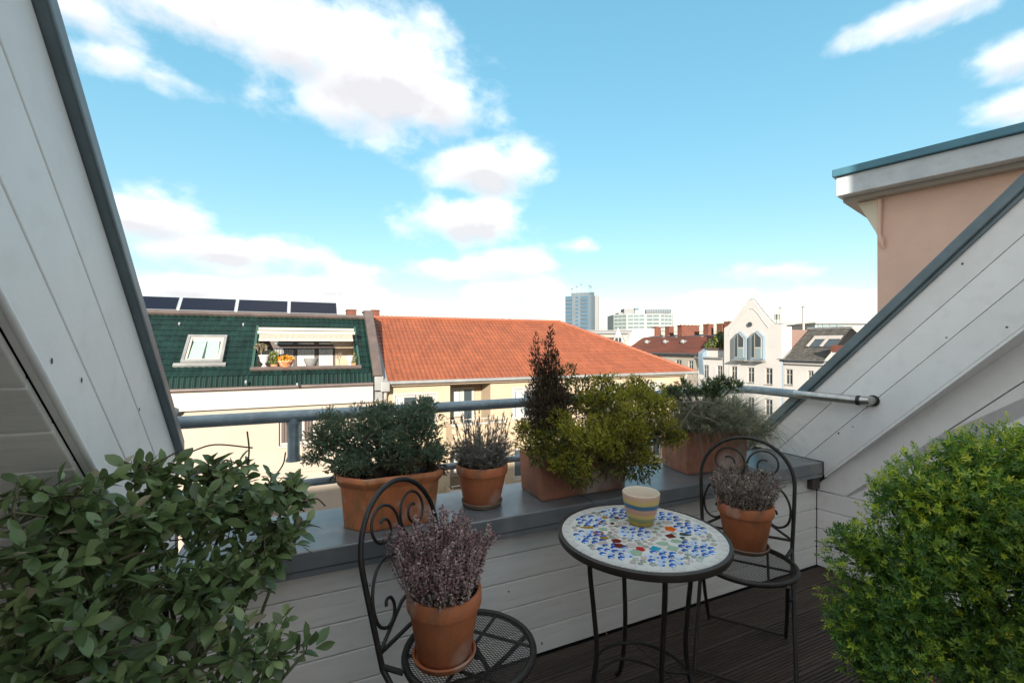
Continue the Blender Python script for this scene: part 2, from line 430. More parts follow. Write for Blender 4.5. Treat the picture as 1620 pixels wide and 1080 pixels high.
def window(parent, F, u0, u1, v0, v1, fw=.07, cols=(), rows=(), set_back=.1, fm='trim_white', gm='glass', sill=True, name='window', curtain=None):
    """frame with mullions and its own pane; sits set_back behind the wall face"""
    m = MB(); n0, n1 = -set_back - .05, -set_back
    m.fbox(F, u0, u1, v0, v0+fw, n0, n1).fbox(F, u0, u1, v1-fw, v1, n0, n1)
    m.fbox(F, u0, u0+fw, v0+fw, v1-fw, n0, n1).fbox(F, u1-fw, u1, v0+fw, v1-fw, n0, n1)
    for c in cols:
        x = u0 + (u1-u0)*c; m.fbox(F, x-fw*.5, x+fw*.5, v0+fw, v1-fw, n0, n1-.003)
    for r in rows:
        y = v0 + (v1-v0)*r; m.fbox(F, u0+fw, u1-fw, y-fw*.4, y+fw*.4, n0, n1-.006)
    w = m.build(name, fm, parent)
    MB().fbox(F, u0+fw*.5, u1-fw*.5, v0+fw*.5, v1-fw*.5, n0+.005, n0+.02).build('pane', gm, w)
    if curtain:
        mm = MB()
        for (c0, c1) in curtain[1]:
            a, b = u0+fw+(u1-u0-2*fw)*c0, u0+fw+(u1-u0-2*fw)*c1
            k = max(4, int((b-a)/.05)); pts = [(a+(b-a)*i/k, (.012 if i % 2 else 0)) for i in range(k+1)]
            for i in range(k):
                (p, pn), (q, qn) = pts[i], pts[i+1]
                mm.quad(F(p, v0+fw, n0+.022+pn), F(q, v0+fw, n0+.022+qn), F(q, v1-fw, n0+.022+qn), F(p, v1-fw, n0+.022+pn))
        mm.build('curtain', curtain[0], w)
    if sill:
        MB().fbox(F, u0-.06, u1+.06, v0-.07, v0-.002, -set_back, .06).build('sill', sill if isinstance(sill, str) else 'grey_metal', w)
    return w

def tiled(F, u0, u1, v0, v1, tw, th, inside=None, amp=.03, lap=.045, thick=.025, jitter=.004):
    """roof covering: every tile a curved piece with its own lip, laid course over course"""
    prof = [(0, 0), (.18, .75), (.36, 1), (.55, .45), (.78, 0), (1.0, 0.02)]
    mb = MB(); nr = int(round((v1-v0)/th)); nc = int(round((u1-u0)/tw)); th = (v1-v0)/nr; tw = (u1-u0)/nc
    for r in range(nr):
        for c in range(nc):
            cu, cv = u0+(c+.5)*tw, v0+(r+.5)*th
            if inside and not inside(cu, cv): continue
            j = random.uniform(-jitter, jitter); jv = random.uniform(-jitter, jitter)
            a, b = v0+r*th-lap+jv, v0+(r+1)*th
            lowf = [F(u0+(c+p)*tw, a, thick+q*amp+j) for p, q in prof]
            top = [F(u0+(c+p)*tw, b, q*amp+.004) for p, q in prof]
            lip = [F(u0+(c+p)*tw, a, q*amp*.6-.005) for p, q in prof]
            k = len(prof); vs = lowf + top + lip
            fs = [(i, i+1, k+i+1, k+i) for i in range(k-1)] + [(2*k+i, 2*k+i+1, i+1, i) for i in range(k-1)]
            mb.add(vs, fs)
    return mb
# ================================================================== THE SETTING: ground
g = MB(); g.quad((-2500,-2500,-17), (2500,-2500,-17), (2500,2500,-17), (-2500,2500,-17))
kind(g.build('ground', 'ground'), 'structure')
g = MB(); g.quad((-30,3.2,-16.99), (44,3.2,-16.99), (44,20.2,-16.99), (-30,20.2,-16.99))
kind(g.build('courtyard_paving', 'paving'), 'structure')

def plane_uv(px, py, O, U, V, N):
    d = view_dir(px, py); o = Vector((0,0,CAMZ)); O, U, V, N = map(Vector, (O, U, V, N))
    t = (O - o).dot(N) / d.dot(N); p = o + d*t - O
    return p.dot(U), p.dot(V)

def tile_tint(o, seed):
    n = len(o.data.polygons)//10; g_ = np.random.default_rng(seed)
    a_ = o.data.attributes.new('tint', 'FLOAT', 'FACE'); a_.data.foreach_set('value', np.repeat(np.clip(g_.normal(.5, .22, n), 0, 1), 10).astype(np.float32)[:len(o.data.polygons)])
# ================================================================== house with the green tiled mansard
GX0, GX1 = -15.0, 2.62
gh = thing('mansard_house', 'cream apartment house with dark green tiled roof and solar panels along the ridge', 'house', (0, 20, -17))
def L(F): return lambda u, v, n=0: F(u, v, n) - Vector((0, 20, -17))
Fg = L(frame((0, 20.15, 0), (1,0,0), (0,0,1), (0,-1,0)))
def fu(px, Y=20.15): return at(px, 600, Y=Y).x
def fz(px, py, Y=20.15): return at(px, py, Y=Y).z
w_u0, w_u1 = fu(441), fu(499); w_v0, w_v1 = fz(470, 703), fz(470, 664)
holes = [(w_u0, w_u1, w_v0, w_v1)]
low = []
for zz in (-4.95, -7.9, -10.9, -13.9):
    for uu in (-8.2, -5.6, -3.0, -.4):
        if zz > -5 and uu > -4: continue
        low.append((uu, uu+1.3, zz, zz+1.5))
for uu in (-8.2, -5.6): low.append((uu, uu+1.3, -2.9, -1.5))
wall_holes(Fg, GX0, 2.98, -17, -.98, holes + low).build('wall', 'white_render', gh)
window(gh, Fg, *holes[0], fw=.09, cols=(.36, .66), gm='glass', curtain=('brown_frame', [(0.02, .30), (.70, .98)]), sill='trim_white')
for h in low: window(gh, Fg, *h, cols=(.5,), rows=(.7,))
m = MB(); m.fbox(Fg, GX0, 2.6, -.98, -.30, .0, .17).fbox(Fg, GX0, 2.6, -1.03, -.97, .0, .21); m.build('cornice', 'trim_white', gh)
m = MB(); m.fbox(Fg, GX0, 2.9, -3.72, -3.60, 0, .07).fbox(Fg, GX0, 2.9, -6.7, -6.58, 0, .07); m.build('string_course', 'white_render', gh)
m = MB(); m.tube([Fg(GX0, -.27, .22), Fg(2.6, -.27, .22)], .075, 10); m.build('gutter', 'brown_metal', gh, smooth=True)
c = Fg(fu(275), fz(275, 650), 0)
m = MB(); m.lathe([(.30,0),(.30,.05),(.27,.10),(.27,.13),(.22,.17),(.22,.20),(.13,.25),(.02,.27)], 24)
vent = m.build('vent_cowl', 'dark_metal', gh, smooth=True, loc=c); vent.rotation_euler = (R(90), 0, 0); vent.scale = (1, .72, 1)
# kicked eave course, then the main slope
k0, k1 = Vector((0, 20.0, -.28)), Vector((0, 20.22, .22))
kv = (k1-k0).normalized(); kn = Vector((0, -kv.z, kv.y))
Fk = L(frame(k0, (1,0,0), kv, kn))
r0, r1 = k1, Vector((0, 23.2, 2.66))
rv = (r1-r0).normalized(); rn = Vector((0, -rv.z, rv.y)); RL = (r1-r0).length
RP = (r0, (1,0,0), rv, rn)
Fr = L(frame(*RP))
bl = plane_uv(403, 583, *RP); br = plane_uv(566, 581, *RP); tl = plane_uv(408, 519, *RP); tr_ = plane_uv(560, 519, *RP)
B0, B1 = (bl[0]+tl[0])/2, (br[0]+tr_[0])/2; V0, V1 = (bl[1]+br[1])/2, (tl[1]+tr_[1])/2
m = MB()
for (a, b, c_, d) in ((GX0, B0, 0, RL), (B1, GX1, 0, RL), (B0, B1, 0, V0), (B0, B1, V1, RL)):
    m.fbox(Fr, a, b, c_, d, -.12, -.01)
m.fbox(Fk, GX0, GX1, 0, (k1-k0).length, -.12, -.01)
m.build('roof_deck', 'green_base', gh)
roof = tiled(Fr, GX0, GX1, 0, RL, .22, .36, lambda u, v: not (B0 < u < B1 and V0 < v < V1), amp=.024, thick=.024)
kick = tiled(Fk, GX0, GX1, 0, (k1-k0).length, .17, (k1-k0).length, amp=.03, lap=.03)
roof.add(kick.v, kick.f)
rt_ = kind(roof.build('roof_tiles', 'green_tile', gh, fix=False), 'stuff'); tile_tint(rt_, 3)
m = MB(); m.fbox(Fr, GX0, GX1, RL-.05, RL+.14, -.05, .12); m.fbox(Fr, GX0, GX1, RL+.10, RL+.16, -.9, .10); m.build('ridge_cap', 'brown_metal', gh)
m = MB(); m.box((GX0, 3.25, 19.60), (GX1, 9.0, 19.74)); m.build('flat_roof', 'dark_metal', gh)
m = MB(); m.box((GX0, .32, 2.0), (3.0, 10, 16.6)); m.build('house_core', 'plaster_inside', gh)
# snow hooks along the slope
for (px, py) in ((284, 514), (385, 515), (389, 606), (470, 610)):
    u, v = plane_uv(px, py, *RP); MB().fbox(Fr, u-.03, u+.03, v-.06, v+.06, .0, .09).build('snow_hook', 'alu', gh)
# solar panels
edges = [140, 213, 283, 374, 457, 535]
for i in range(5):
    x0, x1 = at(edges[i]+1.5, 480, Y=23.5).x, at(edges[i+1]-1.5, 480, Y=23.5).x
    O_ = Vector((0, 23.3, 2.84)); vv = Vector((0, .66, .60)).normalized(); nn = Vector((0, -vv.z, vv.y))
    Fs = L(frame(O_, (1,0,0), vv, nn))
    p = MB().fbox(Fs, x0, x1, 0, .89, 0, .035).build('solar_panel', 'alu', gh)
    MB().fbox(Fs, x0+.03, x1-.03, .025, .865, .036, .039).build('glass', 'solar', p)
    m = MB()
    for x in (x0+.2, x1-.2): m.box((x-.02, 3.25, 19.75), (x+.02, 3.9, 19.79)); m.box((x-.02, 3.84, 19.76), (x+.02, 3.88, 20.36))
    m.build('support', 'alu', p)
# roof window with pleated curtain
a = plane_uv(286, 577, *RP); b = plane_uv(352, 577, *RP); c = plane_uv(320, 534, *RP)
u0, u1, v0, v1 = a[0], b[0], a[1], c[1]
m = MB()
for q in ((u0, u1, v0, v0+.12), (u0, u1, v1-.12, v1), (u0, u0+.10, v0+.12, v1-.12), (u1-.10, u1, v0+.12, v1-.12)): m.fbox(Fr, *q, 0, .16)
rw = m.build('roof_window', 'grey_metal', gh)
m = MB()
for q in ((u0+.10, u1-.10, v0+.12, v0+.2), (u0+.10, u1-.10, v1-.2, v1-.12), (u0+.10, u0+.18, v0+.2, v1-.2), (u1-.18, u1-.10, v0+.2, v1-.2)): m.fbox(Fr, *q, .02, .13)
m.build('sash', 'trim_white', rw)
MB().fbox(Fr, u0+.17, u1-.17, v0+.19, v1-.19, .05, .06).build('pane', 'dark_metal', rw)
m = MB(); wv = u1-u0-.36
for (c0, c1, top) in ((0, .46, .0), (.56, 1, .0)):
    k = 22
    for i in range(k):
        p, q = c0+(c1-c0)*i/k, c0+(c1-c0)*(i+1)/k
        sk = .10 if c0 == 0 else -.10
        x = lambda t, s_: u0+.18+wv*(t + s_*sk*(1-t if c0 == 0 else t)*0.6)
        m.quad(Fr(x(p, 0), v0+.2, .066+.02*(i % 2)), Fr(x(q, 0), v0+.2, .066+.02*((i+1) % 2)), Fr(x(q, 1), v1-.3, .066+.02*((i+1) % 2)), Fr(x(p, 1), v1-.3, .066+.02*(i % 2)))
m.build('curtain', 'curtain_green', rw)
MB().fbox(Fr, u0+.18, u1-.18, v1-.32, v1-.2, .062, .09).build('blind', 'curtain', rw)
MB().fbox(Fr, u0-.22, u1+.12, v0-.16, v0-.003, 0, .10).build('apron', 'grey_metal', rw)
# recessed balcony
Pb, Pt = frame(*RP)(0, V0), frame(*RP)(0, V1)
yb, zb, yt, zt = Pb.y, Pb.z, Pt.y, Pt.z
yk = yt + .25
Fb = L(frame((0, yk, 0), (1,0,0), (0,0,1), (0,-1,0)))
rec = MB()
rec.add([L(frame((0,0,0),(1,0,0),(0,0,1),(0,1,0)))(u, v, n) for (u, v, n) in ((B0, zb-.5, yk), (B1, zb-.5, yk), (B1, zt+.05, yk), (B0, zt+.05, yk), (B0, zb-.5, yb), (B1, zb-.5, yb), (B1, zb, yb), (B0, zb, yb), (B1, zt+.05, yt), (B0, zt+.05, yt))],
        [(0,1,2,3), (0,4,5,1), (1,5,6,8,2), (0,3,9,7,4), (3,2,8,9)])
balc = rec.build('balcony_recess', 'cream_wall', gh)
MB().fbox(Fr, B0-.12, B1+.12, V0-.14, V0+.02, -.3, .10).build('coping', 'brown_metal', balc)
for (a_, b_) in ((B0-.09, B0), (B1, B1+.09)): MB().fbox(Fr, a_, b_, V0+.03, V1+.05, -.1, .08).build('cheek_trim', 'green_base', balc)
bx = lambda px: at(px, 550, Y=yk).x
wz0, wz1 = zb-.4, at(480, 540, Y=yk).z
pan = [(407, 429), (433, 466), (469, 499), (503, 528)]
m = MB(); e = bx(530)
m.prism(Fb, [(B0+.01, wz0), (e, wz0), (e, wz1-.28), (e-.22, wz1+.02), (B0+.01, wz1+.02)], .0, .03)
bw = m.build('window_wall', 'brown_frame', gh)
for i, (p, q) in enumerate(pan):
    x0, x1 = bx(p), bx(q)
    pn = MB().fbox(Fb, x0+.02, x1-.02, wz0+.05, wz1-.30, .032, .04).build('pane', 'glass', bw)
    m = MB(); k = 14; zc = wz1-.36
    for j in range(k):
        a_, b_ = x0+.04+(x1-x0-.08)*j/k, x0+.04+(x1-x0-.08)*(j+1)/k
        m.quad(Fb(a_, wz0+.1, .043+.02*(j % 2)), Fb(b_, wz0+.1, .043+.02*((j+1) % 2)), Fb(b_, zc, .043+.02*((j+1) % 2)), Fb(a_, zc, .043+.02*(j % 2)))
    if i != 1: m.build('curtain', 'curtain', bw)
    else: m.build('curtain', 'grey_metal', bw)
    if i: MB().fbox(Fb, x0+.04, x1-.06, wz1-.13, wz1-.05, .032, .04).build('transom_pane', 'glass_pale', bw)
# awning, rolled in, over the opening
A0, A1 = at(410, 525, Y=yb+.9).x, at(559, 525, Y=yb+.9).x
Fa = L(frame((0, yb+.9, 0), (1,0,0), (0,0,1), (0,-1,0)))
az = lambda py: at(485, py, Y=yb+.9).z
aw = MB().fbox(Fa, A0, A1, az(523), az(519), -.1, .25).fbox(Fa, A0-.04, A1+.05, az(528.5), az(524), -.05, .2).build('awning', 'awning_case', gh)
m = MB(); k = 34
for j in range(k):
    x0, x1 = A0+.03+(A1-A0-.1)*j/k, A0+.03+(A1-A0-.1)*(j+1)/k
    m.add([Fa(x0, az(536), .42+.015*(j % 2)), Fa(x1, az(536), .42+.015*((j+1) % 2)), Fa(x1, az(529), .26), Fa(x0, az(529), .26)], [(0,1,2,3)])
m.build('valance', 'awning', aw)
MB().fbox(Fa, A0+.02, A1-.05, az(539.5), az(536.3), .36, .46).build('front_bar', 'awning_case', aw)
# party wall between the two roofs
m = MB(); Fp = L(frame((0,0,0), (0,1,0), (0,0,1), (1,0,0)))
prof = [(19.93, -.55), (19.93, .05), (23.25, 3.00), (24.3, 3.00), (25.0, 2.0), (25, -17), (20.2, -17), (20.2, -.6)]
m.prism(Fp, prof, 2.66, 3.02); pw = m.build('party_wall', 'grey_metal', gh)
m = MB(); m.prism(Fp, [(19.90, .052), (23.24, 3.002), (24.32, 3.002), (24.32, 3.08), (23.2, 3.08), (19.84, .11)], 2.60, 2.98); m.build('coping', 'brown_metal', pw)
m = MB(); m.prism(Fp, [(20.3, .05), (23.25, 2.62), (23.25, 2.99), (19.95, .05)], 2.60, 2.657); m.build('side_flashing', 'brown_metal', pw)

def chimney(name, lab, px0, px1, pyt, pyb, grp=None, dep=.5, **kw):
    p, q, t = at(px0, pyb, **kw), at(px1, pyb, **kw), at((px0+px1)/2, pyt, **kw)
    ch = thing(name, lab, 'chimney', ((p.x+q.x)/2, (p.y+q.y)/2, p.z), 0, grp)
    wd = (q-p).length/2; hgt = t.z - p.z
    m = MB()
    m.box((-wd*.92, -dep, -.8), (wd*.92, dep, hgt*.86)); m.build('stack', 'brick', ch)
    MB().box((-wd, -dep*1.08, hgt*.86), (wd, dep*1.08, hgt*.96)).build('cap_course', 'brick', ch)
    m = MB()
    k = max(1, int(wd*2/.7))
    for i in range(k):
        x = -wd + (i+.5)*2*wd/k; m.lathe([(.13, hgt*.96), (.11, hgt*1.03), (.09, hgt*1.03), (.09, hgt*.97)], 8, (x, 0, 0))
    m.build('flue', 'dark_metal', ch)
    return ch
chimney('chimney', 'small brick chimney behind the solar panels left of the brown party wall', 547.5, 563, 490, 501, Y=25.5)
chimney('chimney', 'small brick chimney just right of the brown party wall at the orange ridge', 585.5, 599, 490.5, 503, Y=26)

# things on the balcony of the green-roofed house
def put(px, py, Y): return at(px, py, Y=Y)
yy = yb + .12
def urn(lab, px, h):
    p = put(px, 582, yy); p.z = zb+.05
    t = thing('urn', lab, 'urn', p)
    m = MB(); s = h
    m.lathe([(.26*s,0),(.26*s,.05*s),(.12*s,.16*s),(.09*s,.26*s),(.16*s,.34*s),(.30*s,.52*s),(.33*s,.78*s),(.38*s,.90*s),(.42*s,.92*s),(.42*s,1.0*s),(.36*s,1.0*s),(.30*s,.8*s)], 24)
    m.build('bowl', 'urn_white', t, smooth=True); return t
urn('white footed urn at the left end of the green-roofed house balcony', 418, .50)
u2 = urn('smaller white footed urn at the right end of the green-roofed house balcony', 553.5, .44)
def leaf_blob(cent, rad, n, size, seed, flat=1.0):
    """a clump of small leaf faces spread through a rounded volume"""
    g_ = np.random.default_rng(seed); vs = []; fs = []
    for i in range(n):
        d = g_.normal(size=3); d /= np.linalg.norm(d); p = np.array(cent) + d*np.array(rad)*g_.uniform(.35, 1)**.6
        a = g_.normal(size=3); a /= np.linalg.norm(a); b = np.cross(a, g_.normal(size=3)); b /= np.linalg.norm(b)+1e-9
        s = size*g_.uniform(.6, 1.3); o = len(vs)
        vs += [tuple(p-a*s), tuple(p+b*s*.45), tuple(p+a*s), tuple(p-b*s*.45)]; fs.append((o, o+1, o+2, o+3))
    mb = MB(); mb.add(vs, fs); return mb
def mesh_tint(me, seed=0, lo=0, hi=1):
    g_ = np.random.default_rng(seed)
    at_ = me.attributes.new('tint', 'FLOAT', 'FACE'); at_.data.foreach_set('value', g_.uniform(lo, hi, len(me.polygons)).astype(np.float32))
leaf_mat('far_leaf', [(0, (.05, .075, .02)), (.6, (.10, .13, .03)), (1, (.22, .20, .04))])
leaf_mat('far_flower', [(0, (.55, .14, .02)), (.5, (.75, .30, .02)), (1, (.45, .30, .05))])
leaf_mat('far_dry', [(0, (.10, .085, .05)), (1, (.22, .18, .11))])
def small_plant(name, lab, cat, p, pot, blobs, potm='terracotta_bright'):
    t = thing(name, lab, cat, p)
    if pot: MB().lathe(pot, 18).build('pot', potm, t, smooth=True)
    for (nm, c_, r_, n_, s_, mt) in blobs:
        o = leaf_blob(c_, r_, n_, s_, hash(lab) % 999 if False else len(lab)+n_).build(nm, mt, t, fix=False); mesh_tint(o.data, n_); kind(o, 'stuff')
    return t
p = put(452, 582, yy); p.z = zb+.05
small_plant('flower_bowl', 'orange flowers in a terracotta bowl on the green-roofed house balcony', 'flower pot', p,
            [(.16,0),(.20,.02),(.27,.20),(.30,.22),(.30,.27),(.26,.27),(.22,.2)], [('flowers', (0,0,.36), (.36,.2,.13), 260, .06, 'far_flower'), ('foliage', (0,0,.30), (.30,.2,.08), 120, .05, 'far_leaf')])
p = put(434, 582, yy); p.z = zb+.05
small_plant('leafy_shrub', 'narrow green and yellow leafy shrub beside the orange flowers on the balcony', 'shrub', p,
            [(.12,0),(.14,.12),(.12,.12),(.1,.05)], [('foliage', (0,0,.36), (.20,.16,.34), 300, .055, 'far_leaf')])
p = put(492, 582, yy); p.z = zb+.05
t = thing('empty_pot', 'empty dark grey round pot in the middle of the green-roofed house balcony', 'pot', p)
MB().lathe([(.15,0),(.18,.02),(.27,.25),(.29,.34),(.26,.34),(.2,.1)], 20).build('bowl', 'grey_pot', t, smooth=True)
def twiggy(parent, base, h, spread, n, seed, mt='dead_wood', r0=.02, depth=3):
    g_ = random.Random(seed); mb = MB()
    def grow(p, d, l, r, k):
        q = p + d*l
        mb.tube([p, p + d*l*.5 + Vector((g_.uniform(-1,1), g_.uniform(-1,1), g_.uniform(-1,1)))*l*.06, q], [r, r*.85, r*.7], 5, cap=False)
        if k == 0: return
        for _ in range(n):
            dd = (d + Vector((g_.uniform(-1,1), g_.uniform(-1,1), g_.uniform(-.3,.7)))*spread).normalized()
            grow(p + d*l*g_.uniform(.55, 1), dd, l*g_.uniform(.6, .85), r*.62, k-1)
    grow(Vector(base), Vector((0,0,1)), h*.4, r0, depth)
    return mb.build('branches', mt, parent, smooth=True, fix=False)
p = put(537, 582, yy); p.z = zb+.05
t = thing('bare_shrub', 'small bare branching shrub against the cream balcony wall', 'shrub', p)
twiggy(t, (0,0,0), .62, .75, 3, 3, r0=.022, depth=4)
p = put(560, 582, yy); p.z = zb+.05
small_plant('leafy_shrub', 'thin dark green shrub beside the right-hand urn on the balcony', 'shrub', p, [(.08,0),(.1,.1),(.08,.1)], [('foliage', (0,0,.28), (.10,.1,.28), 120, .045, 'far_leaf')])
p = put(413, 545, yb+.9)
t = thing('hanging_plant', 'dry brown plant hanging under the awning at the left balcony end', 'plant', p)
o = leaf_blob((0,0,-.12), (.26,.2,.2), 160, .06, 4).build('foliage', 'far_dry', t, fix=False); mesh_tint(o.data, 3); kind(o, 'stuff')
MB().tube([(0,0,-.1), (.02,0,-.75)], .02, 6).build('stem', 'dead_wood', t)

# ================================================================== house with the orange hipped roof
OX0, OX1, OY, RY = 3.02, 21.1, 20.0, 25.0
oh = thing('orange_roof_house', 'long cream apartment house under a bright orange hipped tile roof', 'house', (OX0, OY, -17))
def L2(F): return lambda u, v, n=0: F(u, v, n) - Vector((OX0, OY, -17))
e0, e1 = Vector((0, OY, -.24)), Vector((0, RY, 2.80)); ov = (e1-e0).normalized(); on = Vector((0, -ov.z, ov.y)); OL = (e1-e0).length
Fo = L2(frame(e0, (1,0,0), ov, on))
XR = at(885, 511, Y=RY).x
hipx = lambda v: OX1 + (XR-OX1)*v/OL
tiles = tiled(Fo, OX0+.12, OX1+.1, 0, OL, .215, .335, lambda u, v: u < hipx(v)+.05, amp=.04, thick=.03)
rt_ = kind(tiles.build('roof_tiles', 'orange_tile', oh, fix=False), 'stuff'); tile_tint(rt_, 4)
m = MB(); m.prism(Fo, [(OX0+.1, 0), (OX1, 0), (XR, OL), (OX0+.1, OL)], -.14, -.01)
# hidden hip end and rear slope
hv = [L2(frame((0,0,0),(1,0,0),(0,1,0),(0,0,1)))(*q) for q in ((OX1, OY, -.26), (OX1, 30, -.26), (XR, RY, 2.78), (OX0+.1, 30, -.26), (OX0+.1, RY, 2.78))]
m.add(hv, [(0,1,2), (1,3,4,2)]); m.build('roof_deck', 'orange_base', oh)
m = MB(); n = 52
for i in range(n):
    x0, x1 = OX0+.1+(XR-OX0-.1)*i/n, OX0+.1+(XR-OX0-.1)*(i+1)/n
    m.tube([Fo(x0, OL+.02, .03), Fo(x1+.04, OL+.02, .045)], [.10, .115], 8)
n = 26
for i in range(n):
    t0, t1 = i/n, (i+1)/n
    m.tube([Fo(hipx(OL*t1), OL*t1, .03), Fo(hipx(OL*t0), OL*t0, .05)], [.10, .12], 8)
rg_ = m.build('ridge_tiles', 'orange_tile', oh, smooth=True); rg_.data.attributes.new('tint', 'FLOAT', 'FACE').data.foreach_set('value', np.full(len(rg_.data.polygons), .5, np.float32))
m = MB(); m.fbox(Fo, OX0-.02, OX0+.19, -.05, OL, -.05, .09); m.build('verge_flashing', 'grey_metal', oh)
Fw = L2(frame((0, OY+.35, 0), (1,0,0), (0,0,1), (0,-1,0)))
fx = lambda px: at(px, 600, Y=OY+.35).x
fzz = lambda px, py: at(px, py, Y=OY+.35).z
WT = -.42
row = [(625, 689, 624, 662), (812, 866, 616, 656), (948, 985, 610, 640), (1020, 1046, 606, 632)]
H = []
for (a, b, t_, b_) in row:
    H.append((fx(a), fx(b), -2.15 if a < 700 or a > 900 else -2.3, -.85 if a < 700 else -.80))
lg = (fx(712), fx(776), -3.0, -.5)
low = []
for k in (1, 2, 3, 4):
    for h in H: low.append((h[0], h[1], h[2]-2.95*k, h[3]-2.95*k))
    low.append((lg[0], lg[1], lg[2]-2.95*k, lg[3]-2.95*k-.1))
wl_ = wall_holes(Fw, OX0, OX1-.5, -17, WT, H + [lg] + low, .15)
wl_.fbox(Fw, OX1-.5, OX1-.499, -17, WT, -8, 0)
wl_.build('wall', 'cream_wall', oh)
m = MB(); m.fbox(Fw, OX0, OX1-.4, WT, WT+.14, -.3, .25); m.build('eaves_board', 'cream_wall', oh)
for i, h in enumerate(H):
    window(oh, Fw, h[0]-.0, h[1]+.0, h[2], h[3], fw=.12, cols=((.56,) if i == 0 else (.5,)), set_back=.04, gm='glass', sill='trim_white', curtain=('curtain', [(.02, .18)] if i == 0 else [(.03, .3), (.6, .97)]))
    m = MB(); t = .1
    m.fbox(Fw, h[0]-t, h[1]+t, h[3], h[3]+t, 0, .03).fbox(Fw, h[0]-t, h[0], h[2], h[3], 0, .03).fbox(Fw, h[1], h[1]+t, h[2], h[3], 0, .03)
    m.build('surround', 'trim_white', oh)
for h in low:
    if h[1]-h[0] < 2.1 and (h[0], h[1]) != lg[:2]: window(oh, Fw, *h, fw=.1, cols=(.5,), set_back=.06, sill='trim_white')
for k in range(5):
    z0, z1 = lg[2]-2.95*k, lg[3]-2.95*k-(.1 if k else 0)
    m = MB(); D = 1.3
    P = lambda u, v, n: Fw(u, v, n)
    m.add([P(lg[0], z0, -D), P(lg[1], z0, -D), P(lg[1], z1, -D), P(lg[0], z1, -D), P(lg[0], z0, -.15), P(lg[1], z0, -.15), P(lg[1], z1, -.15), P(lg[0], z1, -.15)],
          [(0,1,2,3), (0,4,5,1), (1,5,6,2), (2,6,7,3), (3,7,4,0)])
    m.build('loggia', 'cream_wall', oh)
    Fl = lambda u, v, n=0: Fw(u, v, n-D+.12)
    ux = lg[0]; ww = lg[1]-lg[0]
    window(oh, Fl, ux+.02, ux+ww*.47, z0+.9, z1-.22, fw=.09, set_back=.02, curtain=('curtain', [(.02, .98)]), sill='trim_white')
    window(oh, Fl, ux+ww*.47, ux+ww*.80, z0+.05, z1-.22, fw=.13, set_back=.02, sill=False, name='balcony_door')
    b = MB(); b.fbox(Fw, lg[0]-.2, lg[1]+.35, z0-.16, z0-.01, -.1, .95)
    b.fbox(Fw, lg[0]-.2, lg[1]+.35, z0-.01, z0+.78, .86, .95).fbox(Fw, lg[0]-.2, lg[0]-.11, z0-.01, z0+.78, .0, .86).fbox(Fw, lg[1]+.26, lg[1]+.35, z0-.01, z0+.78, .0, .86)
    bo = b.build('balcony', 'cream_wall', oh)
    b = MB(); b.fbox(Fw, lg[0]-.25, lg[1]+.40, z0+.78, z0+.85, .82, 1.0); b.tube([Fw(lg[0]-.2, z0+1.02, .9), Fw(lg[1]+.35, z0+1.02, .9)], .025, 6)
    for i in range(6): x = lg[0]-.15+(ww+.45)*i/5; b.tube([Fw(x, z0+.84, .9), Fw(x, z0+1.02, .9)], .015, 6)
    b.build('rail', 'trim_white', bo)
m = MB(); m.tube([Fw(OX0, -.26, .38), Fw(OX1+.15, -.26, .38)], .085, 10); m.build('gutter', 'grey_metal', oh, smooth=True)
dx = fx(608)
m = MB(); m.tube([Fw(dx, -.3, .38), Fw(dx, -.55, .36), Fw(dx+.03, -.85, .12), Fw(dx+.03, -16.9, .1)], .075, 10); m.build('downpipe', 'trim_white', oh, smooth=True)
m = MB(); m.fbox(Fw, dx-.22, dx+.16, -.62, -.20, .22, .52); m.build('hopper', 'grey_metal', oh, bevel=.03)
dx = OX1-.7
m = MB(); m.tube([Fw(dx, -.3, .38), Fw(dx, -.6, .3), Fw(dx, -.9, .1), Fw(dx, -16.9, .1)], .06, 8); m.build('downpipe', 'trim_white', oh, smooth=True)

# ================================================================== the row of houses along the far side street (faces -X)
XG = 46.0
def rowframe(X, base): 
    F = frame((X, 0, 0), (0,-1,0), (0,0,1), (-1,0,0)); b = Vector(base); return lambda u, v, n=0: F(u, v, n) - b
ru = lambda px, X=XG: -at(px, 560, X=X).y
rz_ = lambda px, py, X=XG: at(px, py, X=X).z
# white gabled house
gb = Vector((XG, at(1190, 560, X=XG).y, -17))
gab = thing('gabled_house', 'white rendered house with a tall pointed gable and two pointed bay windows', 'house', gb)
Fq = rowframe(XG, gb)
outline = [(1145.5,519),(1151,515.5),(1158.5,508.5),(1171,492),(1182,477),(1185.5,474),(1190.5,474),(1193,477),(1206,494),(1218,507.5),(1224,512.5),(1237,513)]
poly = [(ru(a), rz_(a, b)) for a, b in outline]
wins = []
for a, b, t_, b_ in ((1156.5, 1166, 579, 601), (1182.5, 1193, 581, 605), (1210.5, 1222, 582, 608)):
    wins.append((ru(a), ru(b), rz_((a+b)/2, b_), rz_((a+b)/2, t_)))
gu0, gu1 = ru(1145.5), ru(1237)
gz = min(rz_(1145.5, 519), rz_(1237, 513)) 
vsplit = rz_(1190, 571)
low = [(w[0], w[1], w[2]-3.4*k, w[3]-3.4*k) for k in (1, 2, 3) for w in wins]
wall_holes(Fq, gu0, gu1, -17, vsplit, wins + low, .2).build('wall', 'gable_render', gab)
m = MB(); m.prism(Fq, [(gu0, vsplit)] + poly + [(gu1, vsplit)], -.5, 0); m.build('gable', 'gable_render', gab)
zs = rz_(1240, 521)
m = MB(); m.fbox(Fq, gu0, gu1, -17, min(poly[0][1], poly[-1][1])-.05, -1.6, -.52); m.build('house_core', 'gable_render', gab)
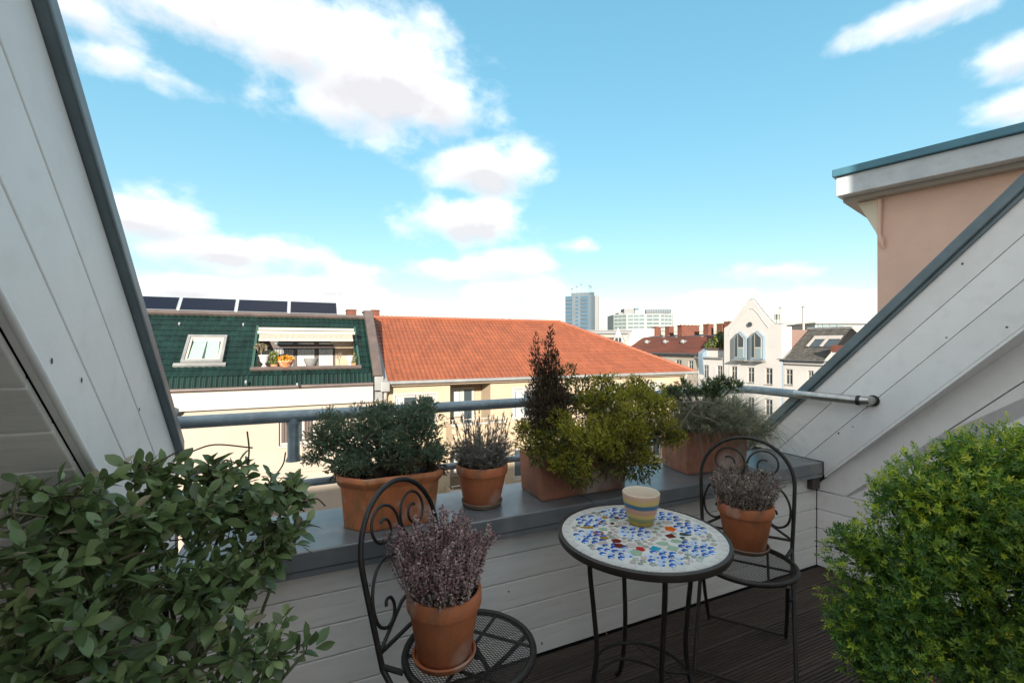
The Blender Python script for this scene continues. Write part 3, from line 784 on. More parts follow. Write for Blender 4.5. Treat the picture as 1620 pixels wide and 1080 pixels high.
m = MB(); m.fbox(Fq, gu0+.1, gu1-.02, -17, zs, -7, -1.62); m.build('rear_wing', 'brown_tile_far', gab)
m = MB()
for (p, q) in zip(poly[:-1], poly[1:]):
    m.tube([Fq(p[0], p[1], -.25), Fq(q[0], q[1], -.25)], .13, 6)
m.build('coping', 'grey_metal', gab)
inner = [(1153,530),(1157,521),(1168,508),(1179,495),(1185,488),(1192,488),(1199,495),(1208,508),(1216,518)]
m = MB(); pi = [(ru(a), rz_(a, b)) for a, b in inner]
for (p, q) in zip(pi[:-1], pi[1:]): m.tube([Fq(p[0], p[1], 0), Fq(q[0], q[1], 0)], .06, 5)
m.build('moulding', 'gable_render', gab)
cu, cv = ru(1187), rz_(1187, 513)
m = MB(); m.tube([Fq(cu, cv, .02), Fq(cu, cv, .14)], .27, 12); m.build('gable_lamp', 'dark_metal', gab)
for w in wins + low: window(gab, Fq, *w, fw=.10, cols=(.5,), rows=(.66,), set_back=.10, sill='grey_metal')
for (a, b, t_, b_) in ((1164.5, 1183, 524, 568), (1190.5, 1211, 523, 569)):
    mid = (a+b)/2
    pts = [(a, b_), (b, b_), (b, t_+10), (mid, t_), (a, t_+10)]
    pp = [(ru(x), rz_(x, y)) for x, y in pts]
    bay = MB().prism(Fq, pp, 0.002, .40).build('bay_window', 'bay_frame', gab)
    k = lambda f, g_: [(pp[0][0]+(x-pp[0][0])*1, y) for x, y in pp]
    cx_, cy_ = sum(x for x, y in pp)/5, sum(y for x, y in pp)/5
    in1 = [(cx_+(x-cx_)*.80, cy_+(y-cy_)*.88) for x, y in pp]
    MB().prism(Fq, in1, .402, .45).build('frame', 'trim_white', bay)
    bw_, bh = in1[1][0]-in1[0][0], in1[2][1]-in1[1][1]
    x0, x1, y0, y1 = in1[0][0], in1[1][0], in1[0][1], in1[2][1]
    xm = x0 + bw_*.36
    MB().prism(Fq, [(x0+.08, y0+.1), (xm-.06, y0+.1), (xm-.06, y1+.5), (x0+.08, y1+.05)], .452, .47).build('pane', 'glass', bay)
    MB().fbox(Fq, xm+.06, x1-.08, y0+.1, y0+bh*.50, .452, .47).build('pane', 'glass_pale', bay)
    MB().prism(Fq, [(xm+.06, y0+bh*.57), (x1-.08, y0+bh*.57), (x1-.08, y1+.02), (xm+.06, y1+.62)], .452, .47).build('pane', 'glass', bay)
    MB().fbox(Fq, pp[0][0]-.1, pp[1][0]+.1, pp[0][1]-.16, pp[0][1]-.002, 0, .7).build('sill', 'grey_metal', bay)
# white house with the planted roof terrace, left of the gable
tb = Vector((XG, at(1125, 560, X=XG).y, -17))
ter = thing('terrace_house', 'white house with a planted roof terrace left of the pointed gable', 'house', tb)
Ft = rowframe(XG+.15, tb)
ru2 = lambda px: ru(px, XG+.15); rz2 = lambda px, py: rz_(px, py, XG+.15)
tu0, tu1 = ru2(1104), ru2(1145.2)
wins = [(ru2(a), ru2(b), rz2(a, b_), rz2(a, t_)) for a, b, t_, b_ in ((1113, 1121, 577, 598), (1134, 1142.5, 578, 600))]
low = [(w[0], w[1], w[2]-3.4*k, w[3]-3.4*k) for k in (1, 2, 3) for w in wins]
zt_ = rz2(1125, 567)
wall_holes(Ft, tu0, tu1, -17, zt_, wins+low, .2).build('wall', 'gable_render', ter)
for w in wins + low: window(ter, Ft, *w, fw=.09, cols=(.5,), rows=(.66,), set_back=.10, sill='grey_metal')
MB().fbox(Ft, tu0-.05, tu1, zt_, zt_+.16, -.3, .22).build('cornice', 'grey_metal', ter)
MB().fbox(Ft, ru2(1112), tu1, zt_+.16, rz2(1125, 553.5), -1.0, -.55).build('parapet', 'gable_render', ter)
MB().fbox(Ft, tu0, tu1, -17, zt_-.02, -9, -.25).build('house_core', 'plaster_inside', ter)
MB().fbox(Ft, tu0+.1, tu1, zt_, rz2(1130, 527), -5.5, -3.0).build('penthouse', 'dark_metal', ter)
MB().fbox(Ft, ru2(1112)-.1, tu1, rz2(1125, 553.5), rz2(1125, 550), -1.1, -.45).build('planter_box', 'bark', ter)
# sloping party wall and its blue-grey flashing
s0, s1 = at(1106, 560, X=XG-.1), at(1139, 524, X=50.5)
m = MB(); Fz = lambda u, v, n=0: Vector((u, tb.y + n, v)) - tb
yw = at(1106, 560, X=XG-.1).y
m.prism(lambda u, v, n: Vector((u, yw+n, v))-tb, [(45.9, s0.z-.7), (45.9, s0.z+.1), (50.6, s1.z+.1), (50.6, s0.z-3), (46.2, s0.z-3)], -.55, .15); m.build('party_wall', 'bay_frame', ter)
for i, (px, py, rx, rzz, nn) in enumerate(((1131, 543, 1.1, .9, 420), (1140, 536, .8, 1.2, 380), (1124, 547, .8, .5, 220))):
    p = at(px, py, X=XG+1.3)
    t = thing('terrace_shrub', ('broad green shrub in the middle of the white house roof terrace', 'tall green shrub on the roof terrace close to the gable wall', 'low green shrub at the left end of the roof terrace')[i], 'shrub', p, 0, 'shrubs on the roof terrace')
    o = leaf_blob((0,0,0), (.8, rx*.9, rzz*.9), nn, .16, 40+i).build('foliage', 'far_leaf', t, fix=False); mesh_tint(o.data, i); kind(o, 'stuff')
    MB().tube([(0,0,-rzz*1.2), (0,0,.2)], .05, 6).build('stem', 'bark', t)
# house with the red tiled roof
rb = Vector((XG, at(1060, 560, X=XG).y, -17))
red = thing('red_roof_house', 'older house with a weathered red tiled roof and a row of brick chimneys', 'house', rb)
XE = 46.0
u0_, u1_ = ru(985), ru(1104)
ze_ = rz_(1104, 560)
Fe = rowframe(XE+.25, rb)
wins = [(ru(a, XE+.25), ru(b, XE+.25), rz_(a, b_, XE+.25), rz_(a, t_, XE+.25)) for a, b, t_, b_ in ((1069, 1078, 569, 586), (1089, 1096.5, 570, 588), (1049, 1057, 569, 585))]
low = [(w[0], w[1], w[2]-3.4*k, w[3]-3.4*k) for k in (1, 2, 3) for w in wins]
wall_holes(Fe, u0_, u1_, -17, ze_, wins+low, .2).build('wall', 'far_cream', red)
for w in wins+low: window(red, Fe, *w, fw=.09, cols=(.5,), rows=(.66,), set_back=.1)
XT = 50.2; zt2 = at(1060, 533.5, X=XT).z
Fs_ = lambda u, v, n=0: Vector((XE-.1 + (XT-XE+.1)*v + (-n*.6), -u, ze_ + (zt2-ze_)*v + n*.8)) - rb
nr = 15
m = MB()
for i in range(nr):
    a, b = i/nr, (i+1)/nr
    m.add([Fs_(u0_, a-.008, .10), Fs_(u1_, a-.008, .10), Fs_(u1_, b, .03), Fs_(u0_, b, .03), Fs_(u0_, a-.008, .0), Fs_(u1_, a-.008, .0)], [(0,1,2,3), (4,5,1,0)])
m.build('roof', 'red_tile_far', red)
m = MB(); m.add([Fs_(u0_, 1, .1), Fs_(u1_, 1, .1), Vector((57, -u1_, zt2+.55))-rb, Vector((57, -u0_, zt2+.55))-rb], [(0,1,2,3)]); m.build('flat_roof', 'slate', red)
m = MB(); m.fbox(Fe, u0_, u1_, -17, ze_-.02, -10, -.25); m.build('house_core', 'plaster_inside', red)
m = MB(); m.tube([Fs_(u0_, -.02, -.02), Fs_(u1_, -.02, -.02)], .12, 8); m.build('gutter', 'dark_metal', red)
for px in (1021, 1050, 1078):
    p = plane = None
    u = ru(px, 48.2); q = MB()
    q.tube([Fs_(u, .58, .1), Fs_(u, .66, .42)], [.30, .24], 8); q.fbox(lambda a, b, n: Fs_(u+a, .58+b, n), -.28, .28, -.02, .14, .05, .22)
    q.build('roof_vent', 'grey_metal', red)
chs = [((1034, 1042.5, 516.5, 531), 'narrow brick chimney at the left end of the red-roofed house'), ((1055, 1063, 516, 529), 'narrow brick chimney with a cowl, second from left on the red-roofed house'),
       ((1074, 1105, 514, 527), 'long low brick chimney stack in the middle of the red-roofed house'), ((1115.5, 1126, 512, 526), 'tall red brick chimney behind the roof terrace'),
       ((1136.5, 1149, 511.5, 523), 'brick chimney just left of the pointed gable'), ((1148.5, 1158, 508, 523), 'small dark brick chimney touching the left shoulder of the pointed gable')]
for (q, lab) in chs: chimney('chimney', lab, *q, grp='brick chimneys over the far row', dep=.45, X=53.0)
# white stepped fire wall at its far end
yf = at(1000, 540, X=48).y
wp = [at(a, b, Y=yf) for a, b in ((988, 556), (1003.5, 519.5), (1034, 519.5), (1034, 531), (1010, 535), (994, 556))]
fw_b = Vector((wp[0].x, yf, -17)); 
fwl = thing('fire_wall', 'bright white fire wall with a slanted edge rising beside the red roof', 'wall', fw_b)
MB().prism(lambda u, v, n: Vector((u, yf+n, v))-fw_b, [(p.x, p.z) for p in wp], -.2, .3).build('slab', 'gable_render', fwl)
MB().box((wp[0].x-fw_b.x, .35, 0), (wp[2].x-fw_b.x, 1.2, wp[3].z+16)).build('footing', 'far_cream', fwl)
# small pointed dormer house further left
dp = at(981, 548, D=82.0); db = Vector((dp.x, dp.y, -17))
dor = thing('dormer_house', 'small white house with a steep pointed dormer and grey roof behind the orange hip', 'house', db)
S = 82/FPX
def vf(c, s): # faces the camera roughly
    rgt = Vector((math.cos(YAW), -math.sin(YAW), 0)); fo = Vector((math.sin(YAW), math.cos(YAW), 0))
    return lambda u, v, n=0: rgt*u + Vector((0,0,v)) - fo*n + Vector((0,0,17+dp.z*0))
Fd = vf(0, 0)
zz = lambda py: (HY-py)*S + CAMZ
uu = lambda px: (px-981)*S
m = MB(); m.prism(Fd, [(uu(969), zz(556)), (uu(989), zz(556)), (uu(988), zz(541)), (uu(978), zz(517.5)), (uu(969.5), zz(541))], -.4, 0); m.build('gable', 'gable_render', dor)
m = MB(); m.add([Fd(uu(978), zz(517), .1), Fd(uu(989), zz(541), .1), Fd(uu(1003), zz(541), -7), Fd(uu(994), zz(517), -7)], [(0,1,2,3)])
m.add([Fd(uu(978), zz(517), .1), Fd(uu(968.5), zz(541), .1), Fd(uu(983), zz(541), -7), Fd(uu(994), zz(517), -7)], [(0,1,2,3)]); m.build('roof', 'grey_metal', dor)
m = MB(); m.fbox(Fd, uu(968), uu(1000), -17, zz(550), -8, -.5); m.build('wall', 'far_cream', dor)
w_ = MB().fbox(Fd, uu(972), uu(984), zz(546), zz(533), 0, .1).build('window', 'trim_white', dor)
for (a, b) in ((973, 977.5), (978.5, 983)): MB().fbox(Fd, uu(a), uu(b), zz(545), zz(534), .1, .13).build('pane', 'glass', w_)
# house with the dark grey roof, right of the gable
kb = Vector((XG+.4, at(1290, 560, X=XG).y, -17))
dk = thing('dark_roof_house', 'white house with a mossy dark grey tiled roof and two open skylights', 'house', kb)
XK = XG+.4
Fk2 = rowframe(XK, kb)
k0_, k1_ = ru(1238, XK), ru(1352, XK)-2.5
zk = rz_(1275, 571.5, XK)
wins = [(ru(a, XK), ru(b, XK), rz_(a, b_, XK), rz_(a, t_, XK)) for a, b, t_, b_ in ((1242.5, 1254, 583.5, 608), (1277.5, 1287, 586, 612), (1295, 1305.5, 587, 613))]
low = [(w[0], w[1], w[2]-3.4*k, w[3]-3.4*k) for k in (1, 2, 3) for w in wins]
wall_holes(Fk2, k0_, k1_, -17, zk, wins+low, .2).build('wall', 'gable_render', dk)
for w in wins+low: window(dk, Fk2, *w, fw=.10, cols=(.5,), rows=(.66,), set_back=.1, sill='grey_metal')
XQ = 50.6; zq = at(1300, 521, X=XQ).z
Fm = lambda u, v, n=0: Vector((XK-.35 + (XQ-XK+.35)*v - n*.7, -u, zk+.05 + (zq-zk)*v + n*.72)) - kb
m = MB(); nr = 16
sp = lambda a: k0_ + 0*a
for i in range(nr):
    a, b = i/nr, (i+1)/nr
    m.add([Fm(k0_, a-.01, .12), Fm(k1_, a-.01, .12), Fm(k1_, b, .03), Fm(k0_, b, .03), Fm(k0_, a-.01, .0), Fm(k1_, a-.01, .0)], [(0,1,2,3), (4,5,1,0)])
m.build('roof', 'grey_tile_far', dk)
m = MB(); m.tube([Fm(k0_, 1.01, .05), Fm(k1_, 1.01, .05)], .14, 8); m.build('ridge', 'grey_metal', dk)
m = MB(); m.add([Fm(k0_, 1, .05), Fm(k1_, 1, .05), Vector((57, -k1_, zk))-kb, Vector((57, -k0_, zk))-kb], [(0,1,2,3)]); m.build('rear_slope', 'slate', dk)
m = MB(); m.fbox(Fk2, k0_, k1_, -17, zk-.05, -9, -.25); m.build('house_core', 'plaster_inside', dk)
m = MB(); m.fbox(Fk2, k0_, k1_, zk-.30, zk-.02, 0, .25); m.build('cornice', 'gable_render', dk)
m = MB(); m.tube([Fk2(k0_, zk, .36), Fk2(k1_, zk, .36)], .10, 8); m.build('gutter', 'dark_metal', dk)
m = MB(); pu = k0_+.12; m.tube([Fk2(pu, zk, .36), Fk2(pu, zk-.5, .2), Fk2(pu, -16.9, .12)], .09, 8); m.build('downpipe', 'bay_frame', dk, smooth=True)
m = MB(); m.add([Fm(k0_-.3, .0, .16), Fm(k0_+.5, .0, .16), Fm(k0_+.5, .28, .16), Fm(k0_-.1, .28, .16)], [(0,1,2,3)]); m.build('valley_flashing', 'grey_metal', dk)
for (px, py) in ((1294, 539), (1316, 538.5)):
    # open sash leaning out of the roof
    Xs = 48.6; u = ru(px, Xs); v = (Xs-XK+.35)/(XQ-XK+.35)
    sk = MB().fbox(lambda a, b, n: Fm(u+a, v+b, n), -.72, .72, -.17, .17, .02, .16).build('skylight', 'dark_metal', dk)
    MB().fbox(lambda a, b, n: Fm(u+a, v+b, n), -.60, .60, -.14, .14, .161, .17).build('pane', 'glass', sk)
    m = MB(); q = lambda a, b, n: Fm(u+a, v+b, n)
    m.fbox(q, -.70, .70, .06, .165, .17, .24).fbox(q, -.70, -.42, -.165, .06, .17, .24); m.build('sash', 'trim_white', sk)
bp = at(1318, 556, X=46.1); 
blk = thing('parapet_block', 'white wall block with a brick coping in front of the dark grey roof', 'wall', (46.1, bp.y, -17))
MB().box((-.2, -2.6, 0), (1.6, -.0, bp.z+17-.02)).build('wall', 'gable_render', blk)
MB().box((-.28, -2.65, bp.z+17-.015), (1.68, .06, bp.z+17+.62)).build('coping', 'brick', blk)
def mast(name, lab, px, pyt, pyb, D, w, mt='trim_white', extra=None):
    p, q = at(px, pyb, D=D), at(px, pyt, D=D); t = thing(name, lab, 'pipe' if extra is None else 'antenna', p)
    MB().tube([(0,0,-1.5), (0,0,(q.z-p.z)*.9), (0,0,q.z-p.z)], [w, w*.9, w*.85], 8).build('pole', mt, t, smooth=True)
    if extra: extra(t, q.z-p.z)
    else: MB().tube([(0,0,(q.z-p.z)-.02), (0,0,(q.z-p.z)+.12)], w*1.35, 8).build('cap', 'grey_metal', t)
    return t
mast('flue_pipe', 'slim pale flue pipe right of the pointed gable', 1235, 487.5, 513, 55, .12)
mast('flue_pipe', 'slim pale flue pipe standing behind the dark grey roof', 1271, 486, 518, 62, .16)
def ant(t, h):
    m = MB()
    for z in (.55, .7, .85, .98): m.tube([(-.5,0,h*z), (.5,0,h*z)], .05, 5)
    for x in (-.45, -.15, .15, .45): m.tube([(x,0,h*.5), (x,0,h*1.0)], .04, 5)
    m.build('elements', 'grey_metal', t)
mast('roof_antenna', 'small grey grid antenna on the right shoulder of the gabled house', 1229, 497, 514, 56, .05, 'grey_metal', ant)

# bare tree between the orange hip and the red-roofed house
tp = at(1062, 600, D=46.0)
bt = thing('bare_tree', 'leafless tree behind the orange hip in front of the red-roofed house', 'tree', (tp.x, tp.y, -17))
m = MB(); m.tube([(0,0,0), (.1,.1,6), (-.1,0,12.5)], [.26, .2, .13], 8); m.build('trunk', 'bark', bt, smooth=True)
rr = random.Random(5); m = MB()
def limb(p, d, l, r, k):
    q = p + d*l; m.tube([p, p+d*l*.5+Vector((rr.uniform(-1,1), rr.uniform(-1,1), 0))*l*.06, q], [r, r*.8, r*.6], 5, cap=False)
    if k == 0: return
    for _ in range(3):
        limb(p+d*l*rr.uniform(.5, 1), (d+Vector((rr.uniform(-1,1), rr.uniform(-1,1), rr.uniform(-.2,.6)))*.7).normalized(), l*rr.uniform(.6,.85), r*.6, k-1)
for i in range(5):
    a = i*1.26; limb(Vector((0,0,11.2+i*.3)), Vector((math.cos(a)*.7, math.sin(a)*.7, .8)).normalized(), 1.7, .08, 4)
m.build('crown', 'dead_wood', bt, fix=False)

# ================================================================== distant buildings
def facing(px, D, yaw_deg):
    """local frame at street level under a far point; u runs right, n towards the camera, turned by yaw_deg"""
    p = at(px, HY, D=D); a = -YAW + R(yaw_deg)
    return Vector((p.x, p.y, -17)), a
# tower block
tw_, a = facing(935, 340, 0)
tow = thing('tower_block', 'tall grey blue residential tower with antennas on the skyline', 'tower', tw_, a)
S = 340/FPX
tz = lambda py: (HY-py)*S + CAMZ + 17
TH = tz(467)
# nearest edge at local (0,0); left face runs to the left and away, right face to the right and away
al, ar = R(18), R(50)
lu, rU = Vector((-math.cos(al), math.sin(al), 0)), Vector((math.cos(ar), math.sin(ar), 0))
wl1, wr1 = 38.5*S/math.cos(al)*1.02, 15.5*S/math.cos(ar)*1.05
c0, cl, cr_ = Vector((0,0,0)), lu*wl1, rU*wr1
m = MB(); bt_ = [c0, cr_, cl+cr_, cl]
m.add([p for p in bt_] + [p+Vector((0,0,TH)) for p in bt_], [(3,2,1,0), (4,5,6,7), (0,1,5,4), (1,2,6,5), (2,3,7,6), (3,0,4,7)]); m.build('wall', 'tower_wall', tow)
nl = Vector((-math.sin(al), -math.cos(al), 0)); nr_ = Vector((math.sin(ar), -math.cos(ar), 0))
FL = frame(cl, -lu, (0,0,1), nl); FR = frame(c0, rU, (0,0,1), nr_)
nfl = 19; fh = TH/nfl
for i in range(4, nfl):
    z0 = i*fh
    for (a_, b_, mt) in ((.01, .27, 'tower_glass'), (.40, .50, 'tower_glass'), (.60, .86, 'tower_glass')):
        w_ = MB().fbox(FL, wl1*a_, wl1*b_, z0+fh*.30, z0+fh*.78, .02, .10).build('window', mt, tow)
        if b_-a_ > .2:
            MB().fbox(FL, wl1*a_, wl1*b_, z0+fh*.0, z0+fh*.26, .02, .9).build('balcony', 'tower_wall', tow)
MB().fbox(FL, wl1*.89, wl1*1.0, 10, TH+.8, .02, .5).build('corner_bay', 'tower_dark', tow)
MB().fbox(FR, wr1*.0, wr1*.30, 10, TH+2.5, .02, .8).build('stair_shaft', 'tower_wall', tow)
MB().fbox(FR, wr1*.50, wr1*.86, 10, TH+1.0, .02, .6).build('side_panel', 'tower_light', tow)
for i in range(4, nfl): MB().fbox(FR, wr1*.32, wr1*.48, i*fh+fh*.2, i*fh+fh*.8, .02, .2).build('window', 'tower_dark', tow)
m = MB(); m.fbox(FL, wl1*.22, wl1*.95, TH, TH+2.4, -9, -1.5); m.build('roof_house', 'tower_wall', tow)
m = MB()
for (f_, h) in ((.24, 4.5), (.42, 6.5), (.60, 8.5), (.92, 7.0), (.98, 5.5)):
    p = FL(wl1*f_, TH+2, -3); m.tube([p, p+Vector((0,0,h))], .25, 5); m.tube([p+Vector((-.9,0,h*.8)), p+Vector((.9,0,h*.8))], .3, 5)
m.build('antennas', 'tower_dark', tow)
# office block with banded glazing
of_, a = facing(1022, 300, 0)
off = thing('office_block', 'white office block with green glass bands and a stepped roof on the skyline', 'office', of_, a)
S = 300/FPX
oz = lambda py: (HY-py)*S + CAMZ + 17
ox = lambda px: (px-1022)*S
plan = [(ox(976), 10), (ox(993), 2), (ox(1021), 0), (ox(1023), 2.0), (ox(1044), 0), (ox(1066), 3), (ox(1072.5), 9), (ox(1072.5), 30), (ox(976), 30)]
top = oz(496)
m = MB(); m.add([(x, y, 0) for x, y in plan] + [(x, y, top) for x, y in plan], [tuple(range(9, 18))] + [(i, (i+1) % 9, (i+1) % 9+9, i+9) for i in range(9)]); m.build('wall', 'office_white', off)
fl = [(497.5, 501.5), (503.5, 507.5), (509.5, 513.5), (515.5, 519.5), (521.5, 525.5), (527, 531)]
for i in range(6):
    (x0, y0), (x1, y1) = plan[i], plan[i+1]
    if i == 2: continue
    d = Vector((x1-x0, y1-y0, 0)); Ln = d.length; d /= Ln; nn = Vector((d.y, -d.x, 0))
    Ff = frame((x0, y0, 0), d, (0,0,1), nn)
    for (t_, b_) in fl:
        nb = max(1, int(Ln/3.2)); g0 = .5
        w_ = MB().fbox(Ff, g0, Ln-g0, oz(b_), oz(t_), .02, .12).build('window_band', 'office_green' if i in (0, 4) else 'office_glass', off)
        m = MB()
        for k in range(nb+1): x = g0+(Ln-2*g0)*k/nb; m.fbox(Ff, x-.14, x+.14, oz(b_), oz(t_), .12, .22)
        m.build('mullion', 'office_white', w_)
for (a_, b_, t_, b2, mt, y_) in ((991, 1007, 487, 496, 'far_grey', 6), (1007, 1023, 490, 496, 'office_white', 4), (1025, 1066, 489, 494, 'far_grey', 5), (1010, 1016, 485.5, 490, 'tower_dark', 8), (983, 992, 493, 496, 'far_grey', 8)):
    MB().box((ox(a_), y_, oz(b2)-.3), (ox(b_), y_+10, oz(t_))).build('roof_plant', mt, off)
m = MB()
for k in range(15): x = ox(1026)+k*(ox(1065)-ox(1026))/14; m.box((x-.25, 4.4, oz(494)), (x+.25, 4.9, oz(488)))
m.build('louvre', 'tower_dark', off)
# low white building on the skyline, behind the orange ridge
lo_, a = facing(815, 260, 0)
lowb = thing('skyline_building', 'low white building peeking over the orange ridge left of the tower', 'building', lo_, a)
S = 260/FPX; lx = lambda px: (px-815)*S; lz = lambda py: (HY-py)*S+CAMZ+17
MB().box((lx(783), 0, 0), (lx(846), 15, lz(505))).build('wall', 'office_white', lowb)
MB().box((lx(793), 2, lz(505)), (lx(812), 12, lz(500))).build('roof_house', 'office_white', lowb)
for (a_, b_) in ((793.5, 797), (804, 808)): MB().box((lx(a_), 1.8, lz(504)), (lx(b_), 2.0, lz(500.5))).build('window', 'tower_dark', lowb)
m = MB()
for k in range(9): m.box((lx(815+k*3), .2, lz(505)), (lx(815.7+k*3), .5, lz(501.5)))
m.box((lx(814), .2, lz(501.8)), (lx(842), .5, lz(501.2))); m.build('railing', 'far_grey', lowb)
# roofs between the tower and the dormer, and behind the right-hand row
FILL = [ # px0, px1, top y, depth m, wall, roof, label
    (905, 1000, 522, 150, 'far_grey', 'far_grey', 'flat grey roofed block below the tower'),
    (925, 992, 527, 120, 'far_cream', 'slate', 'dark flat roof in front of the tower behind the orange hip'),
    (940, 975, 533, 100, 'brick', 'slate', 'low brick building half hidden by the orange hip'),
    (1289, 1378, 511, 120, 'far_cream', 'far_grey', 'pale beige penthouse building behind the dark grey roof'),
    (640, 900, 530, 180, 'far_cream', 'brick', 'long pale block hidden behind the orange roof'),
    (1035, 1240, 523, 160, 'far_cream', 'far_grey', 'pale block behind the red roof chimneys'),
    (1380, 1700, 530, 110, 'far_cream', 'slate', 'pale block behind the right dormer cheek'),
    (-300, 560, 528, 200, 'far_cream', 'brick', 'long pale block behind the green roof')]
for (p0, p1, ty, D, wm, rm, lab) in FILL:
    b_, a = facing((p0+p1)/2, D, 0); S = D/FPX
    t = thing('background_building', lab, 'building', b_, a)
    hw, hh = (p1-p0)/2*S, (HY-ty)*S+CAMZ+17
    F_ = frame((0,0,0), (1,0,0), (0,0,1), (0,-1,0)); hs = []; k = max(2, int(2*hw/4.2))
    for r in range(1, 3):
        for i in range(k):
            x = -hw+(i+.5)*2*hw/k; hs.append((x-.7, x+.7, hh-3.1*r, hh-3.1*r+1.7))
    wall_holes(F_, -hw, hw, 0, hh-.3, hs, .2).fbox(F_, -hw, hw, 0, hh-.32, -12, -.25).build('wall', wm, t)
    MB().fbox(F_, -hw-.2, hw+.2, hh-.3, hh, -12.2, .3).build('roof', rm, t)
    for h in hs: MB().fbox(F_, *h, -.24, -.12).build('window', 'glass', t)
# beige penthouse gets its glazing
b_, a = facing(1333, 115, 0); S = 115/FPX
t = thing('penthouse', 'glazed flat roofed penthouse on the skyline above the dark grey roof', 'building', b_, a)
px_ = lambda p: (p-1333)*S; pz = lambda y: (HY-y)*S+CAMZ+17
MB().box((px_(1290), 0, 0), (px_(1376), 8, pz(518))).build('wall', 'far_cream', t)
MB().box((px_(1292), .6, pz(518)), (px_(1374), 7, pz(512))).build('storey', 'office_white', t)
MB().box((px_(1289), -.3, pz(512)), (px_(1377), 8, pz(510))).build('roof', 'awning_case', t)
for (a_, b2) in ((1296, 1301), (1303, 1312), (1314, 1325), (1326, 1336)): MB().box((px_(a_), .4, pz(517.3)), (px_(b2), .59, pz(512.6))).build('window', 'glass_pale', t)

# ================================================================== neighbour's pink block on the right
pc = at(1388, 545, D=5.0)
pk = thing('pink_block', 'pink rendered neighbour block with white fascia and blue metal roof edge', 'building', (pc.x, pc.y, 0))
dq = Vector((.259, -.965, 0)).normalized(); nq = Vector((-dq.y, dq.x, 0)); nq = -nq if nq.x > 0 else nq
Fpk = frame((0,0,0), dq, (0,0,1), nq)
zc = at(1388, 287, D=5.0).z
MB().prism(lambda u, v, n: Fpk(u, v, n), [(0, -17), (4.2, -17), (4.2, zc+.02), (0, zc+.02)], -4, 0).build('wall', 'pink_render', pk)
# roof slab with overhang: edge corner seen at (1316,268)
ec = plane_uv(1316, 269, pc + nq*.30 - Vector((0,0,pc.z)), dq, (0,0,1), nq)
zt3 = ec[1]; ue = ec[0]
hf = .21; hb = .085
MB().fbox(Fpk, ue+.03, 4.6, zt3-hb-hf, zt3-hb, -4.4, .26).build('fascia', 'fascia_white', pk, bevel=.006)
MB().fbox(Fpk, ue, 4.65, zt3-hb+.002, zt3, -4.5, .30).build('roof_edge', 'copper_blue', pk, bevel=.008)
MB().fbox(Fpk, ue+.06, 4.5, zt3-hb-hf-.05, zt3-hb-hf-.002, -4.3, .12).build('soffit_board', 'trim_white', pk)
zb_ = zt3-hb-hf-.05
m = MB(); m.prism(Fpk, [(0, zb_-.004), (ue+.16, zb_-.004), (-.02, zb_-.36), (0, zb_-.42)], -.34, -.02); m.build('eave_bracket', 'bracket_cream', pk)
m = MB(); m.tube([Fpk(.03, zb_-.02, .02), Fpk(.02, zb_-.40, .02), Fpk(.04, zb_-.47, .03), Fpk(.06, zb_-.56, .02)], [.02, .02, .024, .008], 8); m.build('drip_pipe', 'pink_render', pk, smooth=True)
# ================================================================== THE TERRACE
PY, XL, XR_ = 1.81, -.41, 2.93            # inner parapet face, left and right cheek planes
SL = 1.04                                 # roof slope: rise per metre towards the house
# deck: ribbed planks along the parapet
fl = MB(); fl.box((-2.2, -3.2, -.25), (4.9, 2.3, -.03))
floor = kind(fl.build('terrace_floor', 'dark_gap'), 'structure')
def plank_mesh(name, ln):
    w, g_ = .138, 9
    prof = [(0, -.025), (0, -.003)]
    for i in range(g_):
        a = .004 + (w-.008)*i/g_; b = .004 + (w-.008)*(i+1)/g_
        prof += [(a+.002, 0), (b-.004, 0), (b-.0025, -.0045), (b-.0005, -.0045)]
    prof += [(w, -.003), (w, -.025)]
    m = MB(); k = len(prof)
    m.add([(0, y, z) for y, z in prof] + [(ln, y, z) for y, z in prof], [(i, i+1, k+i+1, k+i) for i in range(k-1)] + [tuple(range(k)), tuple(range(k, 2*k))[::-1]])
    return m.mesh(name, 'deck')
pa, pb = plank_mesh('plank', 3.05), plank_mesh('plank', 2.45)
y = 1.80-.138; i = 0
while y > -2.75:
    off = (.0, .55)[i % 2]
    for (me, x) in ((pa, -1.65-off*.0), (pb, 1.405)):
        link('plank', me, floor, loc=(x, y, 0))
    y -= .142; i += 1

# parapet wall with painted boards and its zinc coping
par = thing('parapet_wall', 'low white boarded parapet wall with a grey metal coping', 'wall', (XL, PY, 0))
MB().box((0, .022, 0), (XR_-XL+.12, .34, .598)).build('core', 'dark_gap', par)
for i in range(5):
    z0 = .004 + i*.119
    MB().box((.001, 0, z0), (XR_-XL+.019, .021, z0+.1155)).build('board', 'white_board', par, bevel=.0035)
rk = random.Random(3)
for i in range(9):
    x, z = rk.uniform(.6, 3.2), rk.uniform(.03, .56)
    m = MB(); m.lathe([(.0045, 0), (.003, .0006)], 7); o = m.build('knot', 'knot', par, loc=(x, -.0006, z)); o.rotation_euler = (R(90), 0, 0); o.scale = (1, rk.uniform(.6, 1.8), 1)
cp = MB(); cp.box((.0, -.055, .600), (XR_-XL-.004, .36, .670)); cp.box((XR_-XL-.003, -.0, .600), (XR_-XL+.2, .36, .6695)); cop = cp.build('coping', 'zinc', par, bevel=.006, seg=3)
m = MB(); m.box((.0, -.052, .578), (XR_-XL-.004, -.045, .5995)); m.build('drip_edge', 'zinc', cop)
m = MB()
for x in (1.62, 2.75): m.box((x, -.0565, .598), (x+.018, .362, .6735))
m.build('standing_seam', 'zinc', cop, bevel=.002)
MB().box((XR_-XL-.075, -.035, .50), (XR_-XL-.003, -.002, .577)).build('corner_flashing', 'brown_metal', par)

